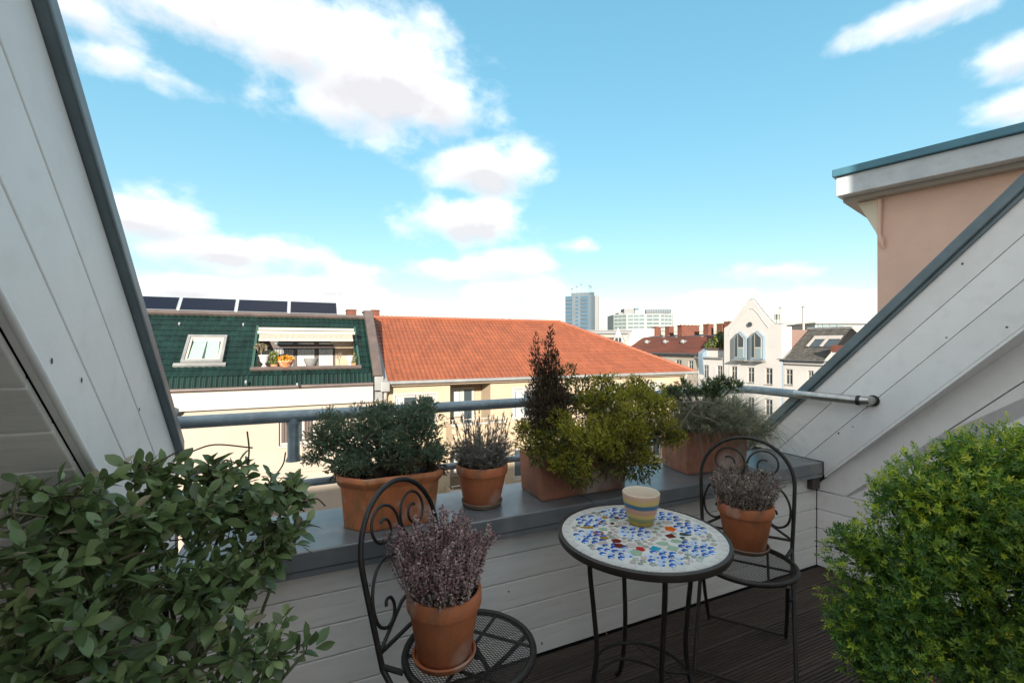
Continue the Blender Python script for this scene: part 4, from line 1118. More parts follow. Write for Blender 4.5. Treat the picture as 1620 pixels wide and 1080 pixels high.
def strip(F, a, b, us, ue, n0, n1, low=None):
    """sloping board between two offsets; low = list of polygon points that cut its foot"""
    poly = (low if low else [(us, b+SL*us), (us, a+SL*us)]) + [(ue, a+SL*ue), (ue, b+SL*ue)]
    return MB().prism(F, poly, n0, n1)
UE = 1.22
# right cheek
rc = thing('dormer_cheek', 'right sloping white boarded dormer cheek with dark metal top edge', 'dormer cheek', (XR_, PY, 0))
Fc = frame((0,0,0), (0,-1,0), (0,0,1), (-1,0,0))
zl = .672
strip(Fc, .53, .735, 0, UE, -.035, 0, [((zl-.735)/SL, zl), (.055, zl), (.055, .60), (.055, .53+SL*.055)]).build('board', 'slope_board', rc, bevel=.003)
strip(Fc, .7385, .936, 0, UE, -.035, 0, [((zl-.936)/SL, zl), ((zl-.7385)/SL, zl)]).build('board', 'slope_board', rc, bevel=.003)
strip(Fc, .9395, 1.13, 0, UE, -.035, 0, [((zl-1.13)/SL, zl), ((zl-.9395)/SL, zl)]).build('board', 'slope_board', rc, bevel=.003)
strip(Fc, .56, 1.11, .1, UE, -.06, -.036).build('backing', 'dark_gap', rc)
strip(Fc, 1.132, 1.205, -.52, UE, -.12, .028).build('flashing', 'flashing', rc, bevel=.006)
strip(Fc, 1.108, 1.1315, -.45, UE, .0005, .012).build('drip_trim', 'flashing', rc)
strip(Fc, .512, .5295, .06, UE, -.5, -.001).build('soffit', 'slope_board', rc)
rk = random.Random(9)
for i in range(9):
    u = rk.uniform(0, 1.4); off = rk.uniform(.56, 1.1)
    m = MB(); m.lathe([(.0055, 0), (.003, .0006)], 7); o = m.build('knot', 'knot', rc, loc=Fc(u, off+SL*u, .0006)); o.rotation_euler = (0, R(-90), 0); o.scale = (rk.uniform(.5, 1.6), 1, 1)
# recessed wall below it
sd = Vector((.17, -.985, 0)).normalized(); sn = Vector((sd.y, -sd.x, 0))
sw = thing('side_wall', 'white boarded side wall under the right sloping cheek', 'wall', (XR_+.02, PY-.002, 0))
Fv = frame((0,0,0), sd, (0,0,1), sn)
MB().prism(Fv, [(-.1, 0), (2.4, 0), (2.4, 2.31), (1.75, 2.31), (-.1, .5)], -.10, -.022).build('core', 'dark_gap', sw)
for i in range(4):
    z0 = .004 + i*.119
    MB().fbox(Fv, .0, 2.4, z0, z0+.1155, -.02, 0).build('board', 'slope_board', sw, bevel=.0035)
MB().prism(Fv, [(0, .482), (2.4, .482), (2.4, 2.31), (1.923, 2.31), (.165, .482)], -.02, 0).build('board', 'slope_board', sw, bevel=.0035)
MB().prism(Fv, [(0, .4825), (.16, .4825), (1.918, 2.31), (1.726, 2.31), (0, .515)], -.0195, .0005).build('board', 'slope_board', sw, bevel=.0035)
# left cheek
lc = thing('dormer_cheek', 'left steep white boarded dormer cheek with dark metal edge and pipe trim', 'dormer cheek', (XL, PY, 0))
Fx = frame((0,0,0), (0,-1,0), (0,0,1), (1,0,0))
u_ = -.085
strip(Fx, .53, .715, 0, UE, -.014, 0, [(.057, .715+SL*.057), (.057, .53+SL*.057)]).build('board', 'slope_board', lc, bevel=.003)
strip(Fx, .7185, .92, 0, UE, -.014, 0, [(u_, .92+SL*u_), (u_, .676), (-.03, .676), ((.676-.7185)/SL+.04, .7185+SL*((.676-.7185)/SL+.04))]).build('board', 'slope_board', lc, bevel=.003)
strip(Fx, .9235, 1.125, u_, UE, -.014, 0).build('board', 'slope_board', lc, bevel=.003)
strip(Fx, .56, 1.10, .0, UE, -.024, -.0142).build('backing', 'dark_gap', lc)
strip(Fx, 1.127, 1.185, u_-.03, UE, -.12, .022).build('flashing', 'flashing', lc, bevel=.006)
m = MB(); m.tube([Fx(.07, .523+SL*.07, .008), Fx(UE, .523+SL*UE, .008)], .0065, 10)
tr = m.build('trim_pipe', 'slope_board', lc, smooth=True)
uc = .95
m = MB(); m.tube([Fx(uc, .523+SL*uc, .008), Fx(uc+.012, .523+SL*(uc+.012), .008)], .0095, 10); m.tube([Fx(uc+.006, .53+SL*(uc+.006), .010), Fx(uc+.004, .515+SL*uc+.035, .006)], .0035, 6); m.build('pipe_clip', 'slope_board', tr, smooth=True)
rk = random.Random(21)
for i in range(6):
    u = rk.uniform(0.1, 1.2); off = rk.uniform(.56, 1.1)
    m = MB(); m.lathe([(.004, 0), (.0025, .0006)], 7); o = m.build('knot', 'knot', lc, loc=Fx(u, off+SL*u, .0006)); o.rotation_euler = (0, R(90), 0); o.scale = (rk.uniform(.5, 1.8), 1, 1)
# boarded underside of the roof on the left
lu_ = thing('sloped_ceiling', 'shaded boarded roof underside beneath the left cheek', 'ceiling', (XL-.0245, PY, 0))
Fl_ = frame((0,0,0), (0,-1,0), (0,0,1), (-1,0,0))
ang = math.atan(SL); st = .122*math.cos(ang); u = -.48
MB().prism(Fl_, [(-.55, .53-SL*.55), (1.72, .53+SL*1.72), (1.72, .60+SL*1.72), (-.55, .60-SL*.55)], .0, 1.3).build('core', 'dark_gap', lu_)
while u < 1.66:
    poly = [(u, .508+SL*u), (u+st*.972, .508+SL*(u+st*.972)), (u+st*.972, .5285+SL*(u+st*.972)), (u, .5285+SL*u)]
    MB().prism(Fl_, poly, -.0105, 1.28).build('board', 'white_board', lu_, bevel=.003)
    u += st
MB().prism(Fl_, [(-.48, 0), (2.36, 0), (2.36, 2.32), (1.72, 2.32)], 1.26, 1.3).build('end_wall', 'white_board', lu_)
# the house this terrace is cut into: flanking roofs, low rear wall, body below; open sky behind
own = thing('own_house', 'the flanking roof slopes and low rear wall that enclose the terrace', 'house', (0, -2.85, 0))
def Lo(F): return lambda u, v, n=0: F(u, v, n) - Vector((0, -2.85, 0))
Fy = Lo(frame((0, PY, 0), (0,-1,0), (0,0,1), (1,0,0)))
UT = (2.45-1.19)/SL                       # the slope ends in a flat top at this height
for (x0, x1) in ((XR_+.10, 5.2), (-7.5, XL-.10)):
    MB().prism(Fy, [(-.6, 1.09-SL*.6), (UT, 1.09+SL*UT), (UT, 1.19+SL*UT), (-.6, 1.19-SL*.6)], x0, x1).build('roof', 'slate', own)
    MB().prism(Fy, [(UT+.002, 2.33), (2.45, 2.33), (2.45, 2.45), (UT+.002, 2.45)], x0, x1).build('flat_roof', 'slate', own)
MB().prism(Fy, [(-.4, .06), (2.4, .06), (2.4, 2.32), (UT, 2.32)], XR_+.75, XR_+.85).build('wall', 'slope_board', own)
MB().prism(Fy, [(2.36, .0), (2.44, .0), (2.44, 2.32), (2.36, 2.32)], XR_+.3, 5.2).build('wall', 'slope_board', own)
MB().prism(Fy, [(2.36, .0), (2.44, .0), (2.44, 2.32), (2.36, 2.32)], -7.5, XL-.12).build('wall', 'slope_board', own)
MB().box((-7.5, -.15, -.3), (5.2, 0, .95)).build('rear_wall', 'slope_board', own)
MB().box((-7.5, -.15, -17), (5.2, 4.98, -.3)).build('house_body', 'cream_wall', own)
MB().box((2.45, -3.6, -.3), (5.1, -.6, 6.1)).build('shade_block', 'slope_board', own)  # unseen block added to shade the pink wall
# tall block added out of view to keep the low sun off the terrace
nb_ = thing('sun_blocker', 'unseen tall cream block added behind the terrace to block the low sun', 'house', (-14, -25, -17))
Fn = frame((0, 0, 0), (1,0,0), (0,0,1), (0,1,0))
hs = [(x, x+1.3, z, z+1.7) for z in (1.5, 4.6, 7.7, 10.8, 13.9, 17.0, 20.1, 23.2, 26) for x in (-9, -6.2, -3.4, -.6, 2.2, 5.0, 7.8)]
wall_holes(Fn, -11, 11, 0, 28.35, hs, .2).fbox(Fn, -11, 11, 0, 28.2, -12, -.3).build('wall', 'white_render', nb_)
for h in hs: MB().fbox(Fn, *h, -.25, -.15).build('window', 'glass', nb_)
# railing
rl = thing('railing', 'galvanised tube railing outside the parapet bending round to the right cheek', 'railing', (0, 2.23, .67))
zz = 1.083-.67
path = [(-1.6, 0, zz), (2.73, 0, zz)] + [(2.79+.07*math.sin(R(a)) - .0, -.07+.07*math.cos(R(a)), zz) for a in (0, 22, 45, 68, 90)] + [(2.86, -.34, zz), (2.86, -.70, zz)]
MB().tube(path[:-1], .0265, 16).build('top_rail', 'galv', rl, smooth=True)
MB().tube([(2.86, -.33, zz), (2.86, -.70, zz), (2.875, -.735, zz), (2.93, -.745, zz)], .0255, 16).build('rail_end', 'steel', rl, smooth=True)
MB().tube([(2.86, -.70, zz), (2.862, -.716, zz)], .0285, 16).build('end_ring', 'iron', rl, smooth=True)
MB().tube([(2.922, -.748, zz), (2.9285, -.748, zz)], .031, 20).build('flange', 'iron', rl, smooth=True)
MB().tube([(-1.6, 0, .11), (2.86, 0, .11)], .0175, 12).build('lower_rail', 'galv', rl, smooth=True)
m = MB(); m.tube([(-.05, 0, zz), (-.05, 0, .235), (-.05, 0, .215)], [.0255, .0255, .034], 14); m.tube([(-.05, 0, zz-.036), (-.05, 0, zz-.024)], .031, 14); m.build('post', 'galv', rl, smooth=True)
for x in (.36, 1.33, 2.3):
    MB().tube([(x, 0, zz), (x, 0, -.35)], .018, 12).build('post', 'galv', rl, smooth=True)

# ================================================================== TABLE
TC = at(1015, 850, D=1.645); TC.z = 0
TZ, TR = .715, .300
tb_ = thing('bistro_table', 'round wrought iron bistro table with blue and red mosaic top', 'table', TC, -YAW)
top = MB().lathe([(.0, TZ-.012), (TR-.012, TZ-.012), (TR-.012, TZ), (0.0, TZ)], 96).build('tabletop', 'grout', tb_)
MB().lathe([(TR-.0115, TZ-.024), (TR, TZ-.024), (TR+.002, TZ-.020), (TR+.002, TZ-.001), (TR-.001, TZ+.0015), (TR-.0115, TZ+.0015)], 96, caps=False).build('rim', 'iron_rim', tb_, smooth=True)
RG = random.Random(12)
def piece(poly, mt, name='mosaic_tile', h=.0028):
    cx, cy = sum(p[0] for p in poly)/len(poly), sum(p[1] for p in poly)/len(poly)
    m = MB(); k = len(poly); b = .0012
    lo = [(x-cx, y-cy, 0) for x, y in poly]; md = [(x-cx, y-cy, h-.0008) for x, y in poly]
    hi = [((x-cx)*(1-.07), (y-cy)*(1-.07), h+RG.uniform(-.0003, .0003)) for x, y in poly]
    m.add(lo+md+hi, [(i, (i+1) % k, (i+1) % k+k, i+k) for i in range(k)] + [(i+k, (i+1) % k+k, (i+1) % k+2*k, i+2*k) for i in range(k)] + [tuple(range(2*k, 3*k))])
    return m.build(name, mt, top, loc=(cx, cy, TZ))
def tl_(cx, cy):
    p = at(860+cx/5.0625, 760+cy/5.0625, z=TZ) - TC
    c, s = math.cos(YAW), math.sin(YAW)
    return (p.x*c - p.y*s, p.x*s + p.y*c)
taken = []
n_rim = 46
for i in range(n_rim):
    a0, a1 = 2*math.pi*(i+.04)/n_rim, 2*math.pi*(i+.96)/n_rim; r0, r1 = .262, .285
    piece([(r0*math.cos(a0), r0*math.sin(a0)), (r1*math.cos(a0), r1*math.sin(a0)), (r1*math.cos(a1), r1*math.sin(a1)), (r0*math.cos(a1), r0*math.sin(a1))], 'rim_tile', 'rim_tile', .0018)
def pebble(x, y, r, mt):
    k = RG.choice((5, 6, 6)); a0 = RG.uniform(0, 6); rr_ = [r*RG.uniform(.8, 1.12) for _ in range(k)]
    piece([(x+rr_[j]*math.cos(a0+2*math.pi*j/k), y+rr_[j]*math.sin(a0+2*math.pi*j/k)) for j in range(k)], mt); taken.append((x, y, r))
flowers = [(285,305), (248,458), (510,612), (548,240), (985,640), (1288,560), (1252,378), (1005,268), (725,418)]
for (cx, cy) in flowers:
    x, y = tl_(cx, cy); d = math.hypot(x, y)
    if d > .196: x, y = x*.196/d, y*.196/d
    pebble(x, y, .0125, 'tile_blue')
    for j in range(5): a = j*2*math.pi/5+.3; pebble(x+.0262*math.cos(a), y+.0262*math.sin(a), .0118, RG.choice(('tile_blue', 'tile_blue', 'tile_paleblue')))
    for j in range(9): a = j*2*math.pi/9; pebble(x+.0485*math.cos(a), y+.0485*math.sin(a), .0132, RG.choice(('tile_blue', 'tile_blue', 'tile_paleblue')))
shards = [(485,295,.034,.020,'tile_ochre'), (602,300,.046,.016,'tile_maroon'), (458,346,.046,.018,'tile_maroon'), (551,344,.020,.013,'tile_maroon'), (352,376,.052,.016,'tile_ochre'),
    (440,420,.044,.026,'tile_rust'), (485,460,.036,.018,'tile_ochre'), (582,484,.034,.024,'tile_maroon'), (602,523,.044,.024,'tile_maroon'), (775,549,.034,.026,'tile_red'), (898,546,.040,.026,'tile_teal'),
    (738,578,.044,.030,'tile_sage'), (1032,542,.048,.030,'tile_sage'), (958,504,.046,.020,'tile_sage'), (1060,485,.040,.020,'tile_sage'), (1015,388,.044,.032,'tile_orange'), (1015,447,.042,.026,'tile_maroon'),
    (1130,432,.046,.020,'tile_dark'), (1112,458,.018,.010,'tile_dark'), (478,390,.036,.018,'tile_sage'), (562,318,.034,.016,'tile_sage'), (985,335,.044,.020,'tile_pink'), (470,500,.044,.020,'tile_pink'), (703,517,.038,.022,'tile_pink')]
for (cx, cy, w, h, mt) in shards:
    x, y = tl_(cx, cy); w *= 1.05; h *= 1.45
    k = RG.choice((4, 5, 5)); a0 = RG.uniform(0, 6)
    poly = [(x+w/2*RG.uniform(.8, 1.15)*math.cos(a0+2*math.pi*j/k), y+h/2*RG.uniform(.85, 1.2)*math.sin(a0+2*math.pi*j/k)) for j in range(k)]
    piece(poly, mt); taken.append((x, y, max(w, h)*.46))
nsq = 0
for ring_try in range(9000):
    if nsq >= 100: break
    r = .255*math.sqrt(RG.random()); a = RG.uniform(0, 2*math.pi); x, y = r*math.cos(a), r*math.sin(a)
    s = RG.uniform(.0070, .0098)
    if r > .252-s or any(math.hypot(x-p[0], y-p[1]) < p[2]+s*1.28 for p in taken): continue
    # turn each square along the nearest flower
    fx_, fy_ = min(((tl_(*f)) for f in flowers), key=lambda q: math.hypot(q[0]-x, q[1]-y)); t0 = math.atan2(y-fy_, x-fx_)
    piece([(x+s*1.38*math.cos(t0+math.pi/4+j*math.pi/2), y+s*1.30*math.sin(t0+math.pi/4+j*math.pi/2)) for j in range(4)], RG.choice(('tile_grey', 'tile_grey', 'tile_grey', 'tile_pink')))
    taken.append((x, y, s*1.2)); nsq += 1
def cat(pts, n=6):
    """smooth curve through points"""
    P = [Vector(p) for p in pts]; P = [P[0]*2-P[1]] + P + [P[-1]*2-P[-2]]; out = []
    for i in range(1, len(P)-2):
        for k in range(n):
            t = k/n; a, b, c, d = P[i-1], P[i], P[i+1], P[i+2]
            out.append(.5*((2*b)+(c-a)*t+(2*a-5*b+4*c-d)*t*t+(3*b-a-3*c+d)*t**3))
    return out + [P[-2]]
for k in range(4):
    a = R(90*k + 6)
    prof = [(.195, TZ-.02), (.192, .58), (.178, .44), (.168, .30), (.185, .17), (.225, .06), (.262, .012), (.275, .009)]
    MB().tube(cat([(r*math.cos(a), r*math.sin(a), z) for r, z in prof], 5), .0088, 10).build('leg', 'iron', tb_, smooth=True)
MB().tube([(.172*math.cos(2*math.pi*i/40), .172*math.sin(2*math.pi*i/40), .205) for i in range(40)], .0065, 8, closed=True).build('stretcher_ring', 'iron', tb_, smooth=True)
MB().tube([(.19*math.cos(2*math.pi*i/40), .19*math.sin(2*math.pi*i/40), TZ-.021) for i in range(40)], .007, 8, closed=True).build('top_ring', 'iron', tb_, smooth=True)
MB().tube(cat([(-.17, .0, .205), (-.08, .03, .235), (0, 0, .245), (.08, -.03, .235), (.17, 0, .205)]), .005, 8).build('stretcher', 'iron', tb_, smooth=True)

# striped cup
cm = bpy.data.materials.new('striped_glaze'); cm.use_nodes = True; MATS['striped_glaze'] = cm
t = cm.node_tree; b = t.nodes['Principled BSDF']; b.inputs['Roughness'].default_value = .38
tc = t.nodes.new('ShaderNodeTexCoord'); sx = t.nodes.new('ShaderNodeSeparateXYZ'); t.links.new(tc.outputs['Object'], sx.inputs[0])
nz = t.nodes.new('ShaderNodeTexNoise'); nz.inputs['Scale'].default_value = 14; nz.inputs['Detail'].default_value = 4
mpn = t.nodes.new('ShaderNodeMapping'); mpn.inputs['Scale'].default_value = (1, 1, .3); t.links.new(tc.outputs['Object'], mpn.inputs[0]); t.links.new(mpn.outputs[0], nz.inputs['Vector'])
ma = t.nodes.new('ShaderNodeMath'); ma.operation = 'MULTIPLY_ADD'; t.links.new(nz.outputs[0], ma.inputs[0]); ma.inputs[1].default_value = .010; t.links.new(sx.outputs[2], ma.inputs[2])
mrr = t.nodes.new('ShaderNodeMapRange'); mrr.inputs[1].default_value = .005; mrr.inputs[2].default_value = .125; t.links.new(ma.outputs[0], mrr.inputs[0])
cr = t.nodes.new('ShaderNodeValToRGB'); E = cr.color_ramp
stops = [(0, (.55, .36, .06)), (.10, (.52, .34, .05)), (.14, (.24, .26, .10)), (.23, (.26, .28, .12)), (.27, (.58, .40, .10)), (.36, (.60, .42, .14)), (.40, (.54, .28, .19)), (.53, (.58, .32, .22)), (.56, (.10, .17, .22)), (.60, (.035, .13, .22)), (.67, (.05, .15, .24)), (.70, (.55, .42, .15)), (.79, (.62, .44, .12)), (.83, (.60, .36, .22)), (1, (.60, .40, .29))]
while len(E.elements) < len(stops): E.elements.new(.5)
for e, (p, c) in zip(E.elements, stops): e.position = p; e.color = (*c, 1)
t.links.new(mrr.outputs[0], cr.inputs[0]); t.links.new(cr.outputs[0], b.inputs['Base Color'])
mat('cup_inside', (.66, .56, .44), .5)
CP = at(1014, 826, z=TZ+.003)
cup = thing('striped_cup', 'hand-painted pot with blue yellow and pink stripes on the mosaic table', 'cup', CP)
MB().lathe([(.038, 0), (.044, .001), (.047, .006), (.053, .030), (.062, .060), (.068, .090), (.0705, .112), (.0700, .117)], 48, caps=False).build('body', 'striped_glaze', cup, smooth='all')
MB().lathe([(.0698, .1165), (.0685, .1188), (.0665, .1165), (.064, .09), (.057, .055), (.046, .02), (.0, .012)], 48, caps=False).build('inner_wall', 'cup_inside', cup, smooth='all')

# ================================================================== CHAIRS
def chair(lab, loc, face):
    ch = thing('folding_chair', lab, 'chair', loc, face, 'wrought iron chairs')
    bxx = lambda z: -.155 - (z-.46)*.22
    B = lambda y, z: Vector((bxx(z), y, z))
    r = .0085
    # back hoop running down into the front feet
    hoop = [B(.196, .60), B(.200, .68), B(.202, .745)] + [B(.202*math.cos(R(a)), .745+.195*math.sin(R(a))) for a in range(12, 180, 12)] + [B(-.202, .745), B(-.200, .68), B(-.196, .60)]
    MB().tube(cat([B(.188, .46)] + hoop + [B(-.188, .46)], 3), r, 10).build('back_hoop', 'iron', ch, smooth=True)
    for s in (1, -1):
        MB().tube(cat([B(s*.188, .462), (-.06, s*.187, .34), (.10, s*.186, .14), (.20, s*.185, .008)], 5), r, 10).build('leg', 'iron', ch, smooth=True)
        MB().tube(cat([(.17, s*.155, .445), (.05, s*.160, .30), (-.13, s*.165, .12), (-.25, s*.168, .008)], 5), r*.9, 10).build('leg', 'iron', ch, smooth=True)
        # upper loop
        pts = []
        for i in range(44):
            th = R(-60 + i*12.5); rr_ = .088 - .068*(i/43)**.85
            pts.append(B(s*(.083 + rr_*math.cos(th)*-1 + .0), .820 + rr_*math.sin(th)*.98))
        MB().tube(pts, .0048, 7).build('scroll', 'iron', ch, smooth=True)
        # lower scroll against the upright
        low_ = [(.018, .700), (.055, .728), (.105, .735), (.150, .712), (.178, .665), (.184, .615), (.172, .572), (.140, .552), (.108, .562), (.094, .592), (.104, .620), (.124, .622), (.130, .606)]
        MB().tube(cat([B(s*y, z) for y, z in low_], 4), .0052, 7).build('scroll', 'iron', ch, smooth=True)
        MB().tube([B(s*.192, .505), B(s*.06, .585)], .006, 8).build('brace', 'iron', ch, smooth=True)
        MB().tube([B(s*.188, .47), (-.10, s*.165, .452)], .008, 8).build('seat_bracket', 'iron', ch, smooth=True)
        MB().lathe([(.004, -.012), (.013, -.009), (.013, .009), (.004, .012)], 12).build('pivot', 'iron', ch, loc=(-.035, s*.182, .30)).rotation_euler = (R(90), 0, 0)
    MB().tube([B(-.192, .505), B(.192, .505)], .0065, 8).build('crossbar', 'iron', ch, smooth=True)
    MB().tube([B(-.06, .585), B(0, .598), B(.06, .585)], .006, 8).build('brace', 'iron', ch, smooth=True)
    MB().tube([(.195, -.186, .02), (.195, .186, .02)], .0065, 8).build('foot_bar', 'iron', ch, smooth=True)
    MB().tube([(-.245, -.168, .02), (-.245, .168, .02)], .0065, 8).build('foot_bar', 'iron', ch, smooth=True)
    SR, sx_ = .198, .03
    ring = [(sx_+SR*math.cos(2*math.pi*i/56), SR*math.sin(2*math.pi*i/56), .45) for i in range(56)]
    seat = MB().tube(ring, .011, 10, closed=True).build('seat_ring', 'iron', ch, smooth=True)
    m = MB(); st_ = .0085; k = int(SR*2/st_)
    for d in (0, 1):
        for i in range(1, k):
            # expanded-metal diagonals
            o_ = -SR + i*st_; h = math.sqrt(max(SR*SR-o_*o_, 0))-.004
            if h < .01: continue
            c, s_ = math.cos(R(32 if d else -32)), math.sin(R(32 if d else -32))
            P = lambda a, b: (sx_ + a*c - b*s_, a*s_ + b*c, .4535 - .0012*d)
            m.tube([P(-h, o_), P(h, o_)], .00105, 3, cap=False)
    m.build('mesh_panel', 'iron', seat, fix=False)
    m = MB()
    for y_ in (-.09, .09): hh_ = math.sqrt(SR*SR-y_*y_); m.tube([(sx_-hh_, y_, .446), (sx_+hh_, y_, .446)], .005, 8)
    m.tube([(sx_, -SR, .4455), (sx_, SR, .4455)], .005, 8)
    m.build('seat_bar', 'iron', seat, smooth=True)
    return ch
chair('black wrought iron chair at the left of the table holding the large purple heather', (.445, 1.36, 0), math.atan2(-.73, .69))
chair('black wrought iron chair right of the table in the parapet corner', (1.775, 1.40, 0), math.atan2(-.60, -.80))
# ================================================================== PLANTS
def inst_mesh(name, bv, bf, pos, dirs, scl, mt, tint, twist=None, seed=0, roll=None):
    """many small leaves or sprays in one mesh: base shape along +Z, turned to dirs"""
    g_ = np.random.default_rng(seed)
    bv = np.asarray(bv, float); n = len(pos); k = len(bv)
    d = np.asarray(dirs, float); d /= np.linalg.norm(d, axis=1, keepdims=True)+1e-9
    ref = g_.normal(size=(n, 3)) if roll is None else np.asarray(roll, float)
    x = np.cross(ref, d); x /= np.linalg.norm(x, axis=1, keepdims=True)+1e-9
    y = np.cross(d, x)
    s = np.asarray(scl, float).reshape(n, 1, 1)
    V = (bv[None, :, 0:1]*x[:, None, :] + bv[None, :, 1:2]*y[:, None, :] + bv[None, :, 2:3]*d[:, None, :])*s + np.asarray(pos)[:, None, :]
    V = V.reshape(-1, 3)
    me = bpy.data.meshes.new(name)
    nf = len(bf); ln = np.array([len(f) for f in bf]); flat = np.concatenate([np.array(f) for f in bf])
    loops = (flat[None, :] + (np.arange(n)*k)[:, None]).reshape(-1)
    tot = np.tile(ln, n); st = np.concatenate([[0], np.cumsum(tot)[:-1]])
    me.vertices.add(len(V)); me.vertices.foreach_set('co', V.astype(np.float32).reshape(-1))
    me.loops.add(len(loops)); me.loops.foreach_set('vertex_index', loops.astype(np.int32))
    me.polygons.add(len(tot)); me.polygons.foreach_set('loop_start', st.astype(np.int32))
    me.materials.append(M[mt]); me.update(calc_edges=True); me.validate()
    a = me.attributes.new('tint', 'FLOAT', 'FACE')
    a.data.foreach_set('value', np.repeat(np.asarray(tint, np.float32), nf))
    return me
def lobes_sample(lobes, n, seed, shell=(.55, 1.0), up=.35, jit=.45):
    """points through the outer part of overlapping rounded clumps, with outward directions"""
    g_ = np.random.default_rng(seed)
    w = np.array([(l[1][0]*l[1][1]+l[1][1]*l[1][2]+l[1][0]*l[1][2]) for l in lobes]); w /= w.sum()
    idx = g_.choice(len(lobes), n, p=w); C = np.array([l[0] for l in lobes], float)[idx]; Rr = np.array([l[1] for l in lobes], float)[idx]
    d = g_.normal(size=(n, 3)); d /= np.linalg.norm(d, axis=1, keepdims=True)
    r = g_.uniform(shell[0], shell[1], (n, 1))
    p = C + d*Rr*r
    o = d/Rr; o /= np.linalg.norm(o, axis=1, keepdims=True)
    o = o + np.array([0, 0, up]) + g_.normal(size=(n, 3))*jit
    return p, o, r[:, 0], d
def lumpy(lobes, k, frac, seed):
    """puffs of foliage spread over rounded clumps"""
    g_ = np.random.default_rng(seed); out = []
    for c_, r_ in lobes:
        for _ in range(k):
            d_ = g_.normal(size=3); d_[2] = d_[2]*.8 + .25; d_ /= np.linalg.norm(d_)
            out.append((c_ + d_*r_*g_.uniform(.62, .92), np.full(3, float(np.mean(r_))*frac*g_.uniform(.7, 1.25))))
    return out
def spray(n=12, l=.42, w=.05, ang=42, seed=0, tip=True):
    """a short twig set with needles, along +Z, length 1"""
    g_ = np.random.default_rng(seed); v = []; f = []
    for i in range(n):
        z = .05 + .95*i/n; a = g_.uniform(0, 2*math.pi); ln = l*(1-.45*z)*g_.uniform(.8, 1.2); an = R(ang*g_.uniform(.7, 1.2))
        d = np.array([math.cos(a)*math.sin(an), math.sin(a)*math.sin(an), math.cos(an)]); s = np.cross(d, [0, 0, 1.]); s /= np.linalg.norm(s)+1e-9
        b = np.array([0, 0, z*.8]); o = len(v)
        v += [b - s*w, b + s*w, b + d*ln]; f.append((o, o+1, o+2))
    return v, f
def leaf_shape(L=1., W=.42, fold=.10, curl=.14, k=5, tipp=1.25):
    """obovate leaf along +Z with a folded midrib and a drooping tip"""
    v = []; f = []
    for i in range(k+1):
        t = i/k; w = W*.5*(math.sin(math.pi*t**tipp*.98)**.8 if 0 < t < 1 else (.10 if t == 0 else .06))
        c = -curl*t*t; v += [(-w, c+fold*w*2, t*L), (0, c, t*L), (w, c+fold*w*2, t*L)]
    for i in range(k):
        o = i*3; f += [(o, o+1, o+4, o+3), (o+1, o+2, o+5, o+4)]
    return v, f
def Wp(px, py, D): return np.array(at(px, py, D=D))
def lobe(px, py, D, rx, ry=None, rd=None):
    s = D/FPX; ry = ry or rx; rd = rd or rx
    return (Wp(px, py, D), np.array([rx*s, rd*s, ry*s]))
def loc_l(lobes, base): return [(c-np.array(base), r) for c, r in lobes]

leaf_mat('bush_leaf', [(0, (.085, .125, .045)), (.45, (.14, .20, .075)), (.85, (.23, .30, .115)), (.97, (.32, .38, .16)), (.98, (.46, .38, .26)), (1, (.50, .42, .30))], .33, .3)
leaf_mat('bush_leaf_obj', [(0, (.085, .13, .048)), (.45, (.14, .205, .078)), (.85, (.23, .30, .12)), (.97, (.33, .39, .17)), (.98, (.46, .38, .26)), (1, (.50, .42, .30))], .30, .3, use_obj=True)
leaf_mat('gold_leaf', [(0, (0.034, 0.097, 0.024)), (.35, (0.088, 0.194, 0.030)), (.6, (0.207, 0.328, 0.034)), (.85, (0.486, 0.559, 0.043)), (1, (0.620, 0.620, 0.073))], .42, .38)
leaf_mat('gold_leaf_obj', [(0, (.049, .120, .030)), (.55, (.12, .22, .034)), (.85, (.26, .36, .04)), (1, (.52, .52, .06))], .42, .38, use_obj=True)
leaf_mat('blue_juniper', [(0, (.13, .125, .07)), (.3, (.12, .19, .11)), (.75, (.20, .30, .20)), (1, (.34, .28, .16))], .55, .3)
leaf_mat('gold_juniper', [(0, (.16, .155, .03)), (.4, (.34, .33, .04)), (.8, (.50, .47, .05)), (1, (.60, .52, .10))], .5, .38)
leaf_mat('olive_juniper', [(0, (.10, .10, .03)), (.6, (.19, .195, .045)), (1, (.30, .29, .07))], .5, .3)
leaf_mat('brown_conifer', [(0, (.055, .030, .018)), (.5, (.10, .060, .036)), (.85, (.16, .105, .06)), (1, (.16, .17, .05))], .6, .2)
leaf_mat('lavender', [(0, (0.120, 0.120, 0.104)), (.5, (0.192, 0.189, 0.160)), (1, (0.272, 0.248, 0.208))], .75, .15)
leaf_mat('lavender_head', [(0, (0.105, 0.083, 0.093)), (1, (0.210, 0.158, 0.150))], .8, .1)
leaf_mat('sedge', [(0, (.13, .145, .085)), (.5, (.25, .26, .165)), (.85, (.38, .345, .22)), (1, (.48, .38, .24))], .6, .3)
leaf_mat('pine_needle', [(0, (0.040, 0.080, 0.026)), (.6, (0.080, 0.136, 0.035)), (1, (0.160, 0.192, 0.048))], .5, .15)
leaf_mat('heather', [(0, (.22, .12, .115)), (.4, (.47, .265, .27)), (.75, (.66, .45, .43)), (1, (.72, .60, .50))], .75, .3)
leaf_mat('heather_pale', [(0, (.18, .15, .10)), (.4, (.36, .27, .24)), (.75, (.55, .44, .38)), (1, (.68, .60, .48))], .75, .3)
leaf_mat('heather_green', [(0, (0.045, 0.075, 0.022)), (1, (0.120, 0.165, 0.045))], .6, .2)

